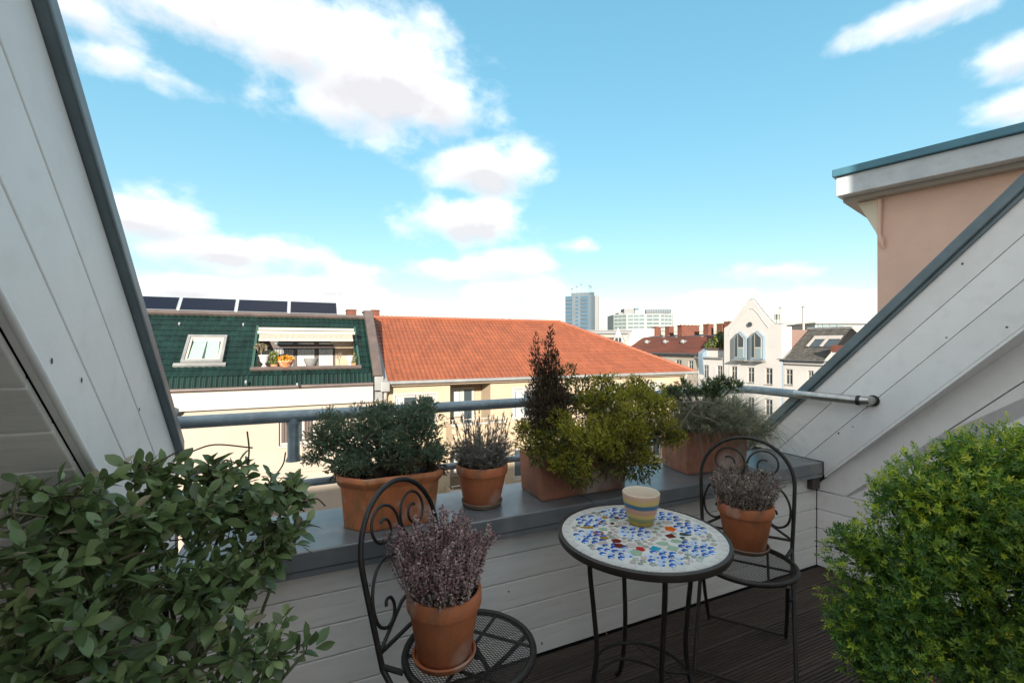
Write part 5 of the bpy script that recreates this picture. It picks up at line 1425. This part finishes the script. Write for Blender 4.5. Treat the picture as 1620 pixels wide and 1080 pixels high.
# ---------------------------------------------------------------- left broad-leaved bush
lb_base = Vector(at(235, 900, D=.98)); lb_base.z = 0
bushL = thing('broadleaf_bush', 'large dark green broad-leaved bush in the left corner', 'bush', lb_base)
LB = [(120, 850, .78, 105, 75), (40, 930, .74, 90, 120), (250, 800, .92, 105, 70), (360, 790, 1.05, 95, 65), (430, 815, 1.1, 70, 60), (170, 960, .80, 130, 110), (320, 925, .95, 95, 90),
      (410, 1030, .95, 70, 55), (300, 1040, .85, 110, 70), (480, 1028, .97, 40, 26), (230, 735, .92, 60, 28), (110, 775, .80, 75, 32), (455, 775, 1.14, 45, 32), (90, 1060, .72, 120, 70), (20, 800, .72, 60, 40), (330, 745, 1.0, 60, 24), (410, 868, 1.05, 62, 44), (455, 850, 1.1, 40, 36)]
LBw = [lobe(a, b, D, rx, ry, min(rx, ry)*1.1) for a, b, D, rx, ry in LB]
gL = np.random.default_rng(42)
tips, outs, _, _ = lobes_sample(LBw, 360, 5, (.45, 1.15), .45, .35)
keep = tips[:, 0] > XL + .03 - .6*np.clip(.45 - (tips[:, 2]-.52-SL*(PY-tips[:, 1]))*4, 0, 1)
root = np.array((lb_base.x, lb_base.y, .42))
m = MB(); P_, D_, S_ = [], [], []
nodes = [l[0] - np.array([0, 0, .25])*l[1][2] for l in LBw]
for nd in nodes:
    mid = root*.5 + nd*.5 + gL.normal(size=3)*.025 + np.array([0, 0, -.04])
    m.tube(cat([tuple(root), tuple(mid), tuple(nd)], 4), [.0065 - .0004*i for i in range(9)], 6, cap=False)
for t_, o_ in zip(tips, outs):
    o_ = o_/np.linalg.norm(o_)
    nd = min(nodes, key=lambda q: np.linalg.norm(q - t_))
    mid = nd*.4 + t_*.6 + gL.normal(size=3)*.015
    m.tube([tuple(nd), tuple(mid), tuple(t_)], [.0028, .0020, .0012], 5, cap=False)
    nl = gL.integers(6, 10)
    for j in range(nl):
        a = j*2.4 + gL.uniform(-.3, .3); f_ = j/nl
        s1 = np.cross(o_, [0.3, .2, 1.]); s1 /= np.linalg.norm(s1); s2 = np.cross(o_, s1)
        d = o_*(.25+.75*f_) + (s1*math.cos(a)+s2*math.sin(a))*(1.0-.35*f_)
        P_.append(t_ - o_*(.045*(1-f_))); D_.append(d); S_.append(gL.uniform(.026, .056)*(1-.25*f_))
m.tube([(root[0], root[1], .30), (root[0], root[1], .45)], [.022, .02], 8)
m2 = MB(); m2.v = [tuple(np.array(v)-np.array(lb_base)) for v in m.v]; m2.f = m.f; m2.m = m.m
m2.build('branches', 'twig_green', bushL, smooth='all', fix=False)
P_, D_, S_ = np.array(P_), np.array(D_), np.array(S_)
vis = np.linalg.norm(P_ - np.array([0, 0, CAMZ]), axis=1)
# leaves the camera sees largest become parts of their own
fwd_ = np.array([math.sin(YAW), math.cos(YAW), 0]); rgt_ = np.array([math.cos(YAW), -math.sin(YAW), 0])
rel = P_ - np.array([0, 0, CAMZ]); dep = rel@fwd_; sx_ = CX + FPX*(rel@rgt_)/dep; sy_ = HY - FPX*rel[:, 2]/dep
infr = (sx_ > 0) & (sx_ < 1620) & (sy_ < 1075) & (dep > .3)
big = S_/dep; order = np.argsort(-(big + infr*10)); own_i = set(order[:300].tolist())
lv, lf = leaf_shape(1, .50, .10, .16)
lmeshes = []
for q in range(4):
    v, f = leaf_shape(1, (.36, .42, .46, .32)[q], (.08, .14, .10, .18)[q], (.10, .22, .3, .16)[q], 6, (1.25, 1.4, 1.1, 1.3)[q])
    me = bpy.data.meshes.new('leaf'); me.from_pydata(v, [], f); me.materials.append(M['bush_leaf_obj']); me.shade_smooth(); lmeshes.append(me)
rest = [i for i in range(len(P_)) if i not in own_i]
roll = np.tile([0., 0., 1.], (len(P_), 1)) + gL.normal(size=(len(P_), 3))*.45
def basis(d, up):
    d = d/np.linalg.norm(d); x = np.cross(up, d); x /= np.linalg.norm(x)+1e-9; y = np.cross(d, x); return Matrix(((x[0], y[0], d[0]), (x[1], y[1], d[1]), (x[2], y[2], d[2])))
for i in sorted(own_i):
    o = bpy.data.objects.new('leaf', lmeshes[i % 4]); COL.objects.link(o); o.parent = bushL
    mt_ = basis(D_[i], roll[i]).to_4x4(); mt_.translation = Vector(P_[i]) - lb_base
    o.matrix_local = mt_ @ Matrix.Scale(float(S_[i]), 4)
me = inst_mesh('foliage', *leaf_shape(1, .50, .12, .18), (P_[rest] - np.array(lb_base)), D_[rest], S_[rest], 'bush_leaf', gL.uniform(0, 1, len(rest)), roll=roll[rest])
me.shade_smooth(); kind(link('foliage', me, bushL), 'stuff')
# inner foliage so the heart of the bush is not hollow
p, o_, _, _ = lobes_sample(LBw, 160, 6, (.1, .75), .2, .9)
me = inst_mesh('inner_foliage', *leaf_shape(1, .5, .12, .18), p - np.array(lb_base), o_, gL.uniform(.026, .046, len(p)), 'bush_leaf', gL.uniform(0, .96, len(p)))
me.shade_smooth(); kind(link('inner_foliage', me, bushL), 'stuff')
# bare wiry shoots standing out of the top
m = MB()
for pts in ([(300, 715, 1.0), (340, 703, 1.02), (400, 708, 1.05)], [(392, 735, 1.0), (394, 710, 1.0), (391, 682, 1.0)], [(420, 770, 1.1), (446, 738, 1.1), (452, 715, 1.1)], [(480, 795, 1.12), (500, 788, 1.12), (515, 800, 1.12)]):
    m.tube(cat([tuple(Wp(*q) - np.array(lb_base)) for q in pts], 5), [.0018]*(5*(len(pts)-1)+1), 5)
kind(m.build('shoots', 'bark', bushL, smooth='all'), 'stuff')
MB().lathe([(.13, 0), (.14, .01), (.185, .29), (.20, .30), (.20, .36), (.18, .36), (.17, .31), (.0, .30)], 36).build('pot', 'terracotta', bushL, smooth=True)
MB().lathe([(.17, .31), (0, .325)], 24).build('soil', 'soil', bushL)

# ---------------------------------------------------------------- right golden bush
rb_base = Vector(at(1590, 930, D=1.22)); rb_base.z = 0
bushR = thing('golden_bush', 'dense rounded yellow green bush filling the right corner', 'bush', rb_base)
RB = [(1570, 930, 1.22, 170, 190), (1500, 850, 1.22, 120, 110), (1440, 900, 1.22, 100, 110), (1600, 790, 1.2, 120, 100), (1400, 980, 1.2, 80, 95), (1560, 740, 1.2, 70, 55), (1640, 720, 1.2, 80, 50), (1470, 1040, 1.15, 130, 90), (1640, 900, 1.15, 150, 190), (1370, 880, 1.24, 40, 40), (1345, 1010, 1.2, 38, 40), (1425, 790, 1.24, 50, 45), (1490, 775, 1.22, 80, 65), (1540, 800, 1.15, 80, 70)]
RBw = [lobe(a, b, D, rx, ry, min(rx, ry)*.9) for a, b, D, rx, ry in RB]
gR = np.random.default_rng(8)
def sprig(n=9, seed=0):
    g_ = np.random.default_rng(seed); V, F_ = [], []
    lv, lf = leaf_shape(1, .36, .16, .15, 2, 1.0)
    lv = np.array(lv)
    for i in range(n):
        z = .1 + .9*i/n; a = i*2.4 + g_.uniform(-.4, .4); an = R(62*(1-.55*z)) if i < n-1 else R(6)
        d = np.array([math.cos(a)*math.sin(an), math.sin(a)*math.sin(an), math.cos(an)]); x = np.cross([0.1, .2, 1.], d); x /= np.linalg.norm(x)+1e-9; y = np.cross(d, x)
        s = .46*(1-.35*z)*g_.uniform(.8, 1.2); o = len(V)
        for q in lv: V.append(tuple((x*q[0]+y*q[1]+d*q[2])*s + np.array([0, 0, z*.75])))
        F_ += [tuple(k+o for k in f) for f in lf]
    o = len(V); V += [(-.012, 0, 0), (.012, 0, 0), (0, .012, .8)]; F_.append((o, o+1, o+2))
    return V, F_
p, o_, r_, d_ = lobes_sample(lumpy(RBw, 12, .36, 7), 12500, 31, (.5, 1.08), .55, .5)
ok = p[:, 2] > .22; p, o_, r_ = p[ok], o_[ok], r_[ok]
# yellower sprigs towards the tips and the top of the bush
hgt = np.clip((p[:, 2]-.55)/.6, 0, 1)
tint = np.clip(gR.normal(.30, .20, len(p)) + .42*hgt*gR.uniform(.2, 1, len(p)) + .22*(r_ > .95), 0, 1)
sc = gR.uniform(.020, .040, len(p))
rel = p - np.array([0, 0, CAMZ]); dep = rel@fwd_; sxx = CX + FPX*(rel@rgt_)/dep; syy = HY - FPX*rel[:, 2]/dep
infr = (sxx < 1615) & (syy < 1075) & (dep > .3)
order = np.argsort(-(sc/dep*(1+(r_-.6)) + infr*10 - dep*.15)); own_i = order[:300]; rest = order[300:]
sm = []
for q in range(4):
    v, f = sprig(9, q); me = bpy.data.meshes.new('sprig'); me.from_pydata(v, [], f); me.materials.append(M['gold_leaf_obj']); sm.append(me)
for i in own_i:
    o = bpy.data.objects.new('sprig', sm[i % 4]); COL.objects.link(o); o.parent = bushR
    mt_ = basis(o_[i], gR.normal(size=3)).to_4x4(); mt_.translation = Vector(p[i]) - rb_base
    o.matrix_local = mt_ @ Matrix.Scale(float(sc[i]), 4)
for q in range(3):
    sel = rest[q::3]
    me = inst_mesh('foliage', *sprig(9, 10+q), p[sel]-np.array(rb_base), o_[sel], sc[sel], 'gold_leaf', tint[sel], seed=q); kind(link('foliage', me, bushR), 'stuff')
# stray shoots reaching past the outline
P2 = []; 
for (px, py, D, dx, dy) in ((1395, 745, 1.24, .3, .7), (1420, 725, 1.22, .5, .6), (1375, 800, 1.25, -.5, .5), (1345, 845, 1.22, -.7, .4), (1320, 895, 1.2, -.9, .1), (1310, 985, 1.18, -1, 0), (1335, 930, 1.2, -.8, .2), (1500, 690, 1.2, -.3, 1), (1535, 672, 1.2, .1, 1), (1590, 660, 1.2, .2, 1), (1450, 715, 1.22, -.5, .8), (1325, 1040, 1.15, -.9, -.2), (1355, 820, 1.22, -.6, .5)):
    c_ = Wp(px, py, D)
    for j in range(7):
        t_ = j/7; P2.append((c_ + (rgt_*dx + np.array([0, 0, dy]))*.055*(t_-1) + gR.normal(size=3)*.006, rgt_*dx + np.array([0, 0, dy]) + gR.normal(size=3)*.3, .026))
me = inst_mesh('shoots', *sprig(8, 77), np.array([q[0] for q in P2])-np.array(rb_base), np.array([q[1] for q in P2]), [q[2] for q in P2], 'gold_leaf', gR.uniform(.45, 1, len(P2))); kind(link('shoots', me, bushR), 'stuff')
pin, oin, _, _ = lobes_sample(RBw, 700, 33, (.1, .7), .2, .9)
ok = pin[:, 2] > .2; pin, oin = pin[ok], oin[ok]
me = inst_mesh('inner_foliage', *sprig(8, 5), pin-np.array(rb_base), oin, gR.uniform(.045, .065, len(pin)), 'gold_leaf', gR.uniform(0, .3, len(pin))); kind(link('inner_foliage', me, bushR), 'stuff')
m = MB()
for k in range(26):
    e = p[gR.integers(len(p))] - np.array(rb_base); m.tube([(gR.normal()*.03, gR.normal()*.03, .30), tuple(e*.5+np.array([0, 0, .2])), tuple(e*.85)], [.009, .006, .003], 6, cap=False)
m.build('branches', 'bark', bushR, smooth='all', fix=False)
MB().lathe([(.14, 0), (.15, .01), (.20, .27), (.215, .28), (.215, .33), (.195, .33), (.18, .29), (0, .28)], 36).build('pot', 'terracotta', bushR, smooth=True)
MB().lathe([(.185, .29), (0, .30)], 24).build('soil', 'soil', bushR)

# ---------------------------------------------------------------- pots and planters
LZ = .6705
def pot_profile(r, h, rim=.045, t=.012):
    rb = r*.70
    return [(0, 0), (rb-.004, 0), (rb, .004), (r*.93, h-rim), (r*.985, h-rim+.003), (r, h-rim+.010), (r*1.0, h-.006), (r-.004, h), (r-t+.002, h), (r-t, h-.006), (r-t-.002, h-rim), (0, h-rim-.004)]
def saucer(r): return [(0, 0), (r-.006, 0), (r, .004), (r+.006, .020), (r+.004, .024), (r-.001, .022), (r-.006, .008), (0, .007)]

# blue juniper in the long trough
x0, x1 = at(533, 742, Y=1.96).x, at(700, 735, Y=1.84).x
tb0 = Vector(((x0+x1)/2, 1.935, LZ))
jt = thing('juniper_trough', 'blue green juniper in a long terracotta trough on the coping', 'potted plant', tb0)
hl, hd, H_ = (x1-x0)/2, .125, .212
def trough_ring(sx, sy, z, ch=.09):
    a, b = hl*sx, hd*sy; c = ch*min(1, sy)
    return [(-a+c, -b, z), (a-c*.45, -b, z), (a, -b+c*.45, z), (a, b-c*.45, z), (a-c*.45, b, z), (-a+c, b, z), (-a, b-c, z), (-a, -b+c, z)]
rings = [trough_ring(.87, .84, 0), trough_ring(.91, .90, .09), trough_ring(.95, .95, H_-.045), trough_ring(1.0, 1.0, H_-.036), trough_ring(1.03, 1.06, H_-.018), trough_ring(1.01, 1.02, H_-.002), trough_ring(.96, .94, H_), trough_ring(.93, .88, H_-.03), trough_ring(.5, .4, H_-.035)]
m = MB(); vs = [v for r in rings for v in r]; fs = []
for i in range(len(rings)-1):
    for j in range(8): fs.append((i*8+j, i*8+(j+1) % 8, (i+1)*8+(j+1) % 8, (i+1)*8+j))
fs.append(tuple(range(8))[::-1]); fs.append(tuple((len(rings)-1)*8+j for j in range(8)))
m.add(vs, fs); m.build('trough', 'terracotta_bright', jt, bevel=.006, seg=3, smooth=True)
m = MB(); r8 = trough_ring(.925, .87, H_-.028); m.add([(0, 0, H_-.018)] + r8, [(0, i+1, (i+1) % 8+1) for i in range(8)]); m.build('soil', 'soil', jt)
def needles(name, lobes, base, n, size, mt, seed, parent, shell=(.5, 1.0), up=.35, jit=.5, tint=None, sp=None):
    p, o_, r_, d_ = lobes_sample(lobes, n, seed, shell, up, jit); g_ = np.random.default_rng(seed+1)
    ok = p[:, 2] > LZ+.005; p, o_ = p[ok], o_[ok]
    tn = g_.uniform(0, 1, len(p)) if tint is None else tint(p, g_)
    me = inst_mesh(name, *(sp or spray(22, .34, .085, 44, seed)), p-np.array(base), o_, g_.uniform(size[0], size[1], len(p)), mt, tn, seed=seed)
    return kind(link(name, me, parent), 'stuff')
def branch(name, parent, base, root_, targets, r0, mt, seed=0, n=6):
    g_ = np.random.default_rng(seed); m = MB()
    for t_ in targets:
        t_ = np.array(t_); mid = np.array(root_)*.5 + t_*.5 + g_.normal(size=3)*.02
        m.tube([tuple(np.array(root_)-np.array(base)), tuple(mid-np.array(base)), tuple(t_-np.array(base))], [r0, r0*.7, r0*.3], n, cap=False)
    return m.build(name, mt, parent, smooth='all', fix=False)
JB = [lobe(520, 690, 1.95, 34, 34), lobe(560, 700, 1.9, 44, 40), lobe(585, 665, 1.95, 36, 26), lobe(620, 690, 1.9, 42, 42), lobe(660, 665, 1.95, 40, 30), lobe(668, 700, 1.92, 36, 34), lobe(640, 668, 2.0, 40, 28), lobe(495, 722, 1.92, 18, 12), lobe(545, 735, 1.85, 34, 22), lobe(605, 650, 1.97, 20, 12), lobe(672, 645, 1.97, 26, 14), lobe(695, 718, 1.95, 16, 18), lobe(515, 670, 1.97, 20, 14), lobe(508, 705, 1.93, 22, 16), lobe(570, 728, 1.84, 34, 20), lobe(630, 722, 1.85, 36, 18), lobe(680, 716, 1.88, 24, 16)]
needles('inner_foliage', JB, tb0, 2600, (.018, .032), 'blue_juniper', 33, jt, up=.3, shell=(.2, .8))
needles('foliage', lumpy(JB, 9, .42, 1), tb0, 9500, (.012, .022), 'blue_juniper', 3, jt, up=.4, shell=(.45, 1.0))
needles('dry_foliage', [lobe(560, 745, 1.86, 40, 14), lobe(650, 725, 1.88, 46, 14), lobe(690, 735, 1.93, 22, 16)], tb0, 420, (.02, .036), 'brown_conifer', 4, jt, up=-.4)
branch('branches', jt, tb0, (tb0.x, tb0.y, LZ+.17), [l[0] for l in JB]*2, .012, 'bark', 2)

# lavender in a clay pot with saucer
pL = Vector((.735, 1.945, LZ))
lv_ = thing('lavender_pot', 'dry grey lavender in a round clay pot with saucer on the coping', 'potted plant', pL)
MB().lathe(saucer(.088), 40).build('saucer', 'saucer', lv_, smooth=True)
MB().lathe([(r, z+.008) for r, z in pot_profile(.118, .178, .042)], 44).build('pot', 'terracotta', lv_, smooth=True)
MB().lathe([(.106, .150), (0, .158)], 24).build('soil', 'soil', lv_)
gv = np.random.default_rng(4); m = MB(); hp, hd_, hs = [], [], []; sp_, sd_, ss_ = [], [], []
for i in range(230):
    a = gv.uniform(0, 2*math.pi); rr_ = gv.uniform(0, .085); lean = gv.uniform(.15, 1.0)
    b = np.array([rr_*math.cos(a), rr_*math.sin(a), .155]); L_ = gv.uniform(.08, .17) if i > 60 else gv.uniform(.17, .27)
    sprd = .95 if i > 60 else .45
    d = np.array([math.cos(a)*lean*sprd, math.sin(a)*lean*sprd, 1.]); d /= np.linalg.norm(d)
    e = b + d*L_; md = b + d*L_*.5 + gv.normal(size=3)*.006
    m.tube([tuple(b), tuple(md), tuple(e)], [.0014, .0012, .0008], 4, cap=False)
    if i <= 60: hp.append(e - d*.02); hd_.append(d); hs.append(gv.uniform(.022, .036))
    for k in range(9 if i > 60 else 4): t_ = gv.uniform(.2, 1); sp_.append(b + d*L_*t_); sd_.append(d + gv.normal(size=3)*.55); ss_.append(gv.uniform(.022, .036))
m.build('stems', 'dead_wood', lv_, fix=False)
kind(link('foliage', inst_mesh('foliage', *spray(6, .8, .05, 30, 9), np.array(sp_), np.array(sd_), ss_, 'lavender', gv.uniform(0, 1, len(sp_))), lv_), 'stuff')
kind(link('flower_heads', inst_mesh('flower_heads', *spray(16, .28, .10, 55, 8), np.array(hp), np.array(hd_), hs, 'lavender_head', gv.uniform(0, 1, len(hp))), lv_), 'stuff')

# box planter: golden juniper and a dark brown upright conifer
def box_planter(parent, w, d, h, mt, t=.018, rz=0):
    m = MB(); a, b = w/2, d/2; f = .96
    o = [(-a*f, -b*f, 0), (a*f, -b*f, 0), (a*f, b*f, 0), (-a*f, b*f, 0), (-a, -b, h), (a, -b, h), (a, b, h), (-a, b, h), (-a+t, -b+t, h), (a-t, -b+t, h), (a-t, b-t, h), (-a+t, b-t, h), (-a+t, -b+t, h-.04), (a-t, -b+t, h-.04), (a-t, b-t, h-.04), (-a+t, b-t, h-.04)]
    fs = [(3,2,1,0)] + [(i, (i+1) % 4, (i+1) % 4+4, i+4) for i in range(4)] + [(i+4, (i+1) % 4+4, (i+1) % 4+8, i+8) for i in range(4)] + [(i+8, (i+1) % 4+8, (i+1) % 4+12, i+12) for i in range(4)]
    m.add(o, fs); bx_ = m.build('box', mt, parent, bevel=.007, seg=3)
    m = MB(); m.box((-a+t+.001, -b+t+.001, h-.06), (a-t-.001, b-t-.001, h-.035)); m.build('soil', 'soil', parent)
    return bx_
pG = Vector((1.238, 1.965, LZ))
gj = thing('juniper_box', 'golden green juniper with a brown upright conifer in a square-edged terracotta box', 'potted plant', pG)
box_planter(gj, .50, .232, .20, 'terracotta_old')
GJ = [lobe(870, 690, 2.1, 44, 36), lobe(905, 700, 2.05, 46, 42), lobe(845, 700, 2.1, 26, 24), lobe(905, 735, 2.0, 34, 30), lobe(960, 650, 2.2, 42, 30), lobe(1005, 660, 2.2, 54, 40), lobe(985, 700, 2.15, 50, 40), lobe(1045, 685, 2.25, 38, 26), lobe(1030, 640, 2.3, 36, 26), lobe(970, 620, 2.3, 34, 18), lobe(1010, 612, 2.35, 30, 14), lobe(1010, 725, 2.15, 30, 24), lobe(940, 690, 2.1, 36, 34), lobe(1070, 690, 2.28, 20, 10), lobe(830, 680, 2.1, 16, 16), lobe(955, 602, 2.3, 20, 10)]
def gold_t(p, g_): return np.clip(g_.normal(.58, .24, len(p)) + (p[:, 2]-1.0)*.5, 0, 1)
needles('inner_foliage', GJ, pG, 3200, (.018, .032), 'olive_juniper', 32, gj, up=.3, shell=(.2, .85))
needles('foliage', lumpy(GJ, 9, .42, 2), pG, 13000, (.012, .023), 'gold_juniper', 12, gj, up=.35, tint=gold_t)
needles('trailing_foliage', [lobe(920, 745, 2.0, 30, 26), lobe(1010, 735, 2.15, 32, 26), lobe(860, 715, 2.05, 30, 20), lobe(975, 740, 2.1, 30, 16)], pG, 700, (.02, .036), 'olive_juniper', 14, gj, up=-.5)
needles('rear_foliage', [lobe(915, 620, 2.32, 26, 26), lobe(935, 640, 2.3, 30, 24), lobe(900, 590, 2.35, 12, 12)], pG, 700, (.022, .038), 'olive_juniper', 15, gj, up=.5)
branch('branches', gj, pG, (pG.x, pG.y, LZ+.16), [l[0] for l in GJ], .010, 'bark', 5)
BC = []
for (px, top_, wd, D) in ((868, 528, 15, 2.2), (849, 540, 14, 2.22), (880, 560, 15, 2.18), (860, 580, 24, 2.2), (874, 600, 26, 2.2)):
    n_ = 9
    for i in range(n_):
        t_ = i/(n_-1); py = top_ + (680-top_)*t_; BC.append(lobe(px + (868-px)*t_*.6 + random.uniform(-3, 3), py, D, wd*(.45+1.35*min(1, t_*1.8)), 15, wd*(.45+1.2*min(1, t_*1.8))))
needles('upright_conifer', BC, pG, 12000, (.012, .022), 'brown_conifer', 18, gj, shell=(.2, 1.0), up=1.6, jit=.35)
m = MB()
for (px, t_) in ((868, 530), (850, 543), (880, 562)): m.tube([tuple(Wp(868, 715, 2.15)-np.array(pG)), tuple(Wp((px+868)/2, 640, 2.18)-np.array(pG)), tuple(Wp(px, t_+8, 2.2)-np.array(pG))], [.008, .006, .002], 6)
m.build('conifer_stem', 'bark', gj, smooth='all')

# second box: sedge, dwarf pine, dead twigs
pS = Vector((2.165, 1.985, LZ))
sg = thing('sedge_box', 'shaggy drooping sedge and dwarf pine in a weathered terracotta box', 'potted plant', pS, R(-6))
pS_rot = Matrix.Rotation(R(6), 3, 'Z')
box_planter(sg, .44, .235, .235, 'terracotta_old')
gS = np.random.default_rng(15)
V, F_, T_ = [], [], []
def w2l(p): q = pS_rot @ (Vector(p) - pS); return np.array(q)
def blade(b, d, L_, w, droop, mt_t):
    d = d/np.linalg.norm(d); s = np.cross(d, [0, 0, 1.]); s /= np.linalg.norm(s)+1e-9
    o = len(V); k = 5
    for i in range(k+1):
        t_ = i/k; c = b + d*L_*t_ + np.array([0, 0, -droop*L_*t_*t_]); ww = w*(1-t_*.9)
        V.append(tuple(c - s*ww)); V.append(tuple(c + s*ww))
    for i in range(k): F_.append((o+2*i, o+2*i+1, o+2*i+3, o+2*i+2)); T_.append(mt_t)
for i in range(5200):
    u = gS.uniform(0, 1)
    b = np.array([gS.uniform(-.17, .17) if u < .6 else gS.uniform(.02, .19), gS.uniform(-.09, .09), .20 + gS.uniform(0, .02)])
    a = gS.uniform(0, 2*math.pi); out = gS.uniform(.2, 1.05)
    d = np.array([math.cos(a)*out + (.70 if b[0] > 0 else .15), math.sin(a)*out*.8 - .08, gS.uniform(.55, 1.35)])
    L_ = gS.uniform(.24, .50)*(1.25 if b[0] > .02 else .9); blade(b, d, L_, gS.uniform(.0014, .0028), gS.uniform(.30, 1.0), gS.uniform(0, 1))
me = bpy.data.meshes.new('sedge'); me.from_pydata(V, [], F_); me.materials.append(M['sedge'])
at_ = me.attributes.new('tint', 'FLOAT', 'FACE'); at_.data.foreach_set('value', np.array(T_, np.float32)); kind(link('sedge', me, sg), 'stuff')
PN = [lobe(1120, 612, 2.5, 15, 8), lobe(1142, 606, 2.5, 15, 8), lobe(1160, 611, 2.5, 11, 7), lobe(1100, 622, 2.5, 13, 8), lobe(1065, 622, 2.45, 18, 9), lobe(1080, 610, 2.45, 11, 6), lobe(1130, 622, 2.5, 14, 7)]
PNl = [(w2l(c), r) for c, r in PN]
p, o_, _, _ = lobes_sample(PNl, 420, 3, (.3, 1), .8, .5)
kind(link('pine_foliage', inst_mesh('pine_foliage', *spray(16, .7, .06, 50, 2), p, o_, gS.uniform(.026, .040, len(p)), 'pine_needle', gS.uniform(0, 1, len(p))), sg), 'stuff')
p, o_, _, _ = lobes_sample([(w2l(c), r) for c, r in (lobe(1075, 650, 2.45, 34, 26), lobe(1110, 655, 2.45, 44, 26), lobe(1060, 640, 2.45, 22, 18), lobe(1150, 660, 2.45, 40, 26), lobe(1190, 680, 2.45, 30, 24))], 800, 8, (.1, 1), .3, .8)
kind(link('undergrowth', inst_mesh('undergrowth', *spray(9, .8, .04, 35, 4), p, o_, gS.uniform(.03, .055, len(p)), 'sedge', gS.uniform(0, .8, len(p))), sg), 'stuff')
m = MB()
for c, r in PN: m.tube([(.0, 0, .19), tuple(w2l(Wp(1110, 665, 2.47))), tuple(w2l(c))], [.009, .007, .003], 6)
m.build('pine_branches', 'bark', sg, smooth='all')
m = MB()
for a, b, c_ in (((1090, 655), (1120, 662), (1145, 674)), ((1078, 637), (1105, 635), (1130, 638)), ((1070, 690), (1085, 660), (1100, 640))):
    m.tube(cat([tuple(w2l(Wp(*q, 2.36))) for q in (a, b, c_)], 4), [.004]*9, 6)
m.build('dead_twigs', 'dead_wood', sg, smooth='all')

# heathers standing on the chairs
def heather(lab, loc, r, h, nspike, hmin, hmax, mt, seed, spread, sa):
    t = thing('heather_pot', lab, 'potted plant', loc)
    MB().lathe(saucer(r*.80), 40).build('saucer', sa, t, smooth=True)
    MB().lathe([(a, z+.008) for a, z in pot_profile(r, h, .05)], 48).build('pot', 'terracotta', t, smooth=True)
    MB().lathe([(r*.9, h-.03), (0, h-.02)], 24).build('soil', 'soil', t)
    g_ = np.random.default_rng(seed); P, Dd, Sc, T = [], [], [], []; st = MB(); gp, gd = [], []
    for i in range(nspike):
        a = g_.uniform(0, 2*math.pi); q = math.sqrt(g_.uniform(0, 1)); rr_ = q*r*.80
        b = np.array([rr_*math.cos(a), rr_*math.sin(a), h-.03]); L_ = g_.uniform(hmin, hmax)*(1-.22*q*q)
        d = np.array([math.cos(a)*q*spread, math.sin(a)*q*spread, 1.]) + g_.normal(size=3)*.06; d /= np.linalg.norm(d)
        bend = g_.normal(size=3)*.012; tone = g_.uniform(-.2, .2)
        f = lambda s: b + d*L_*s + bend*4*s*(1-s) + np.array([0, 0, -.0])
        st.tube([tuple(f(s)) for s in (0, .35, .7, 1)], [.0016, .0013, .001, .0006], 4, cap=False)
        nfl = int(L_/.0026)
        for j in range(nfl):
            s = .16 + .84*j/nfl; w = .0095*(1-.75*max(0, s-.45)/.55) + .002
            an = g_.uniform(0, 2*math.pi); rad = np.array([math.cos(an), math.sin(an), 0])
            P.append(f(s) + rad*w*g_.uniform(.5, 1)); Dd.append(rad + np.array([0, 0, -.15+g_.normal()*.4])); Sc.append(g_.uniform(.0042, .0068)); T.append(np.clip(g_.normal(.55, .24)+tone, 0, 1))
        for j in range(10): s = g_.uniform(.05, .5); gp.append(f(s)); gd.append(d + g_.normal(size=3)*.6)
    st.build('stems', 'bark', t, fix=False)
    bell = ([(-.5, -.5, 0), (.5, -.5, 0), (.0, .6, 0), (0, 0, 1.5)], [(0, 1, 3), (1, 2, 3), (2, 0, 3)])
    kind(link('florets', inst_mesh('florets', *bell, np.array(P), np.array(Dd), Sc, mt, T, seed=seed), t), 'stuff')
    kind(link('foliage', inst_mesh('foliage', *spray(7, .6, .07, 40, seed), np.array(gp), np.array(gd), g_.uniform(.010, .018, len(gp)), 'heather_green', g_.uniform(0, 1, len(gp)), seed=seed), t), 'stuff')
    return t
hz = .455
heather('purple heather in a terracotta pot and saucer on the left iron chair', Vector(at(703, 1037, z=hz)), .113, .200, 120, .17, .285, 'heather', 7, .42, 'terracotta')
heather('pale dry heather in a terracotta pot on the right iron chair', Vector(at(1179, 866, z=hz)), .120, .205, 130, .13, .225, 'heather_pale', 17, .52, 'saucer')
# a few fallen leaves and twigs on the deck
rf = random.Random(2)
me = bpy.data.meshes.new('fallen_leaf'); v, f = leaf_shape(.035, .022/1, .2, .3); me.from_pydata([(a, c, b+.004) for a, b, c in v], [], f); me.materials.append(M['dead_wood'])
spots = [at(1182, 923, z=0), at(1195, 921, z=0), at(958, 1000, z=0)]
labs = ['curled dry leaf on the deck near the foot of the parapet', 'second curled dry leaf on the deck right beside it', 'dry leaf on the deck behind the table legs']
for q, lab in zip(spots, labs):
    o = link('fallen_leaf', me, loc=(q.x, q.y, .003)); o.rotation_euler = (rf.uniform(-.2, .2), rf.uniform(-.2, .2), rf.uniform(0, 6)); tag(o, lab, 'leaf', 'dry leaves on the deck')
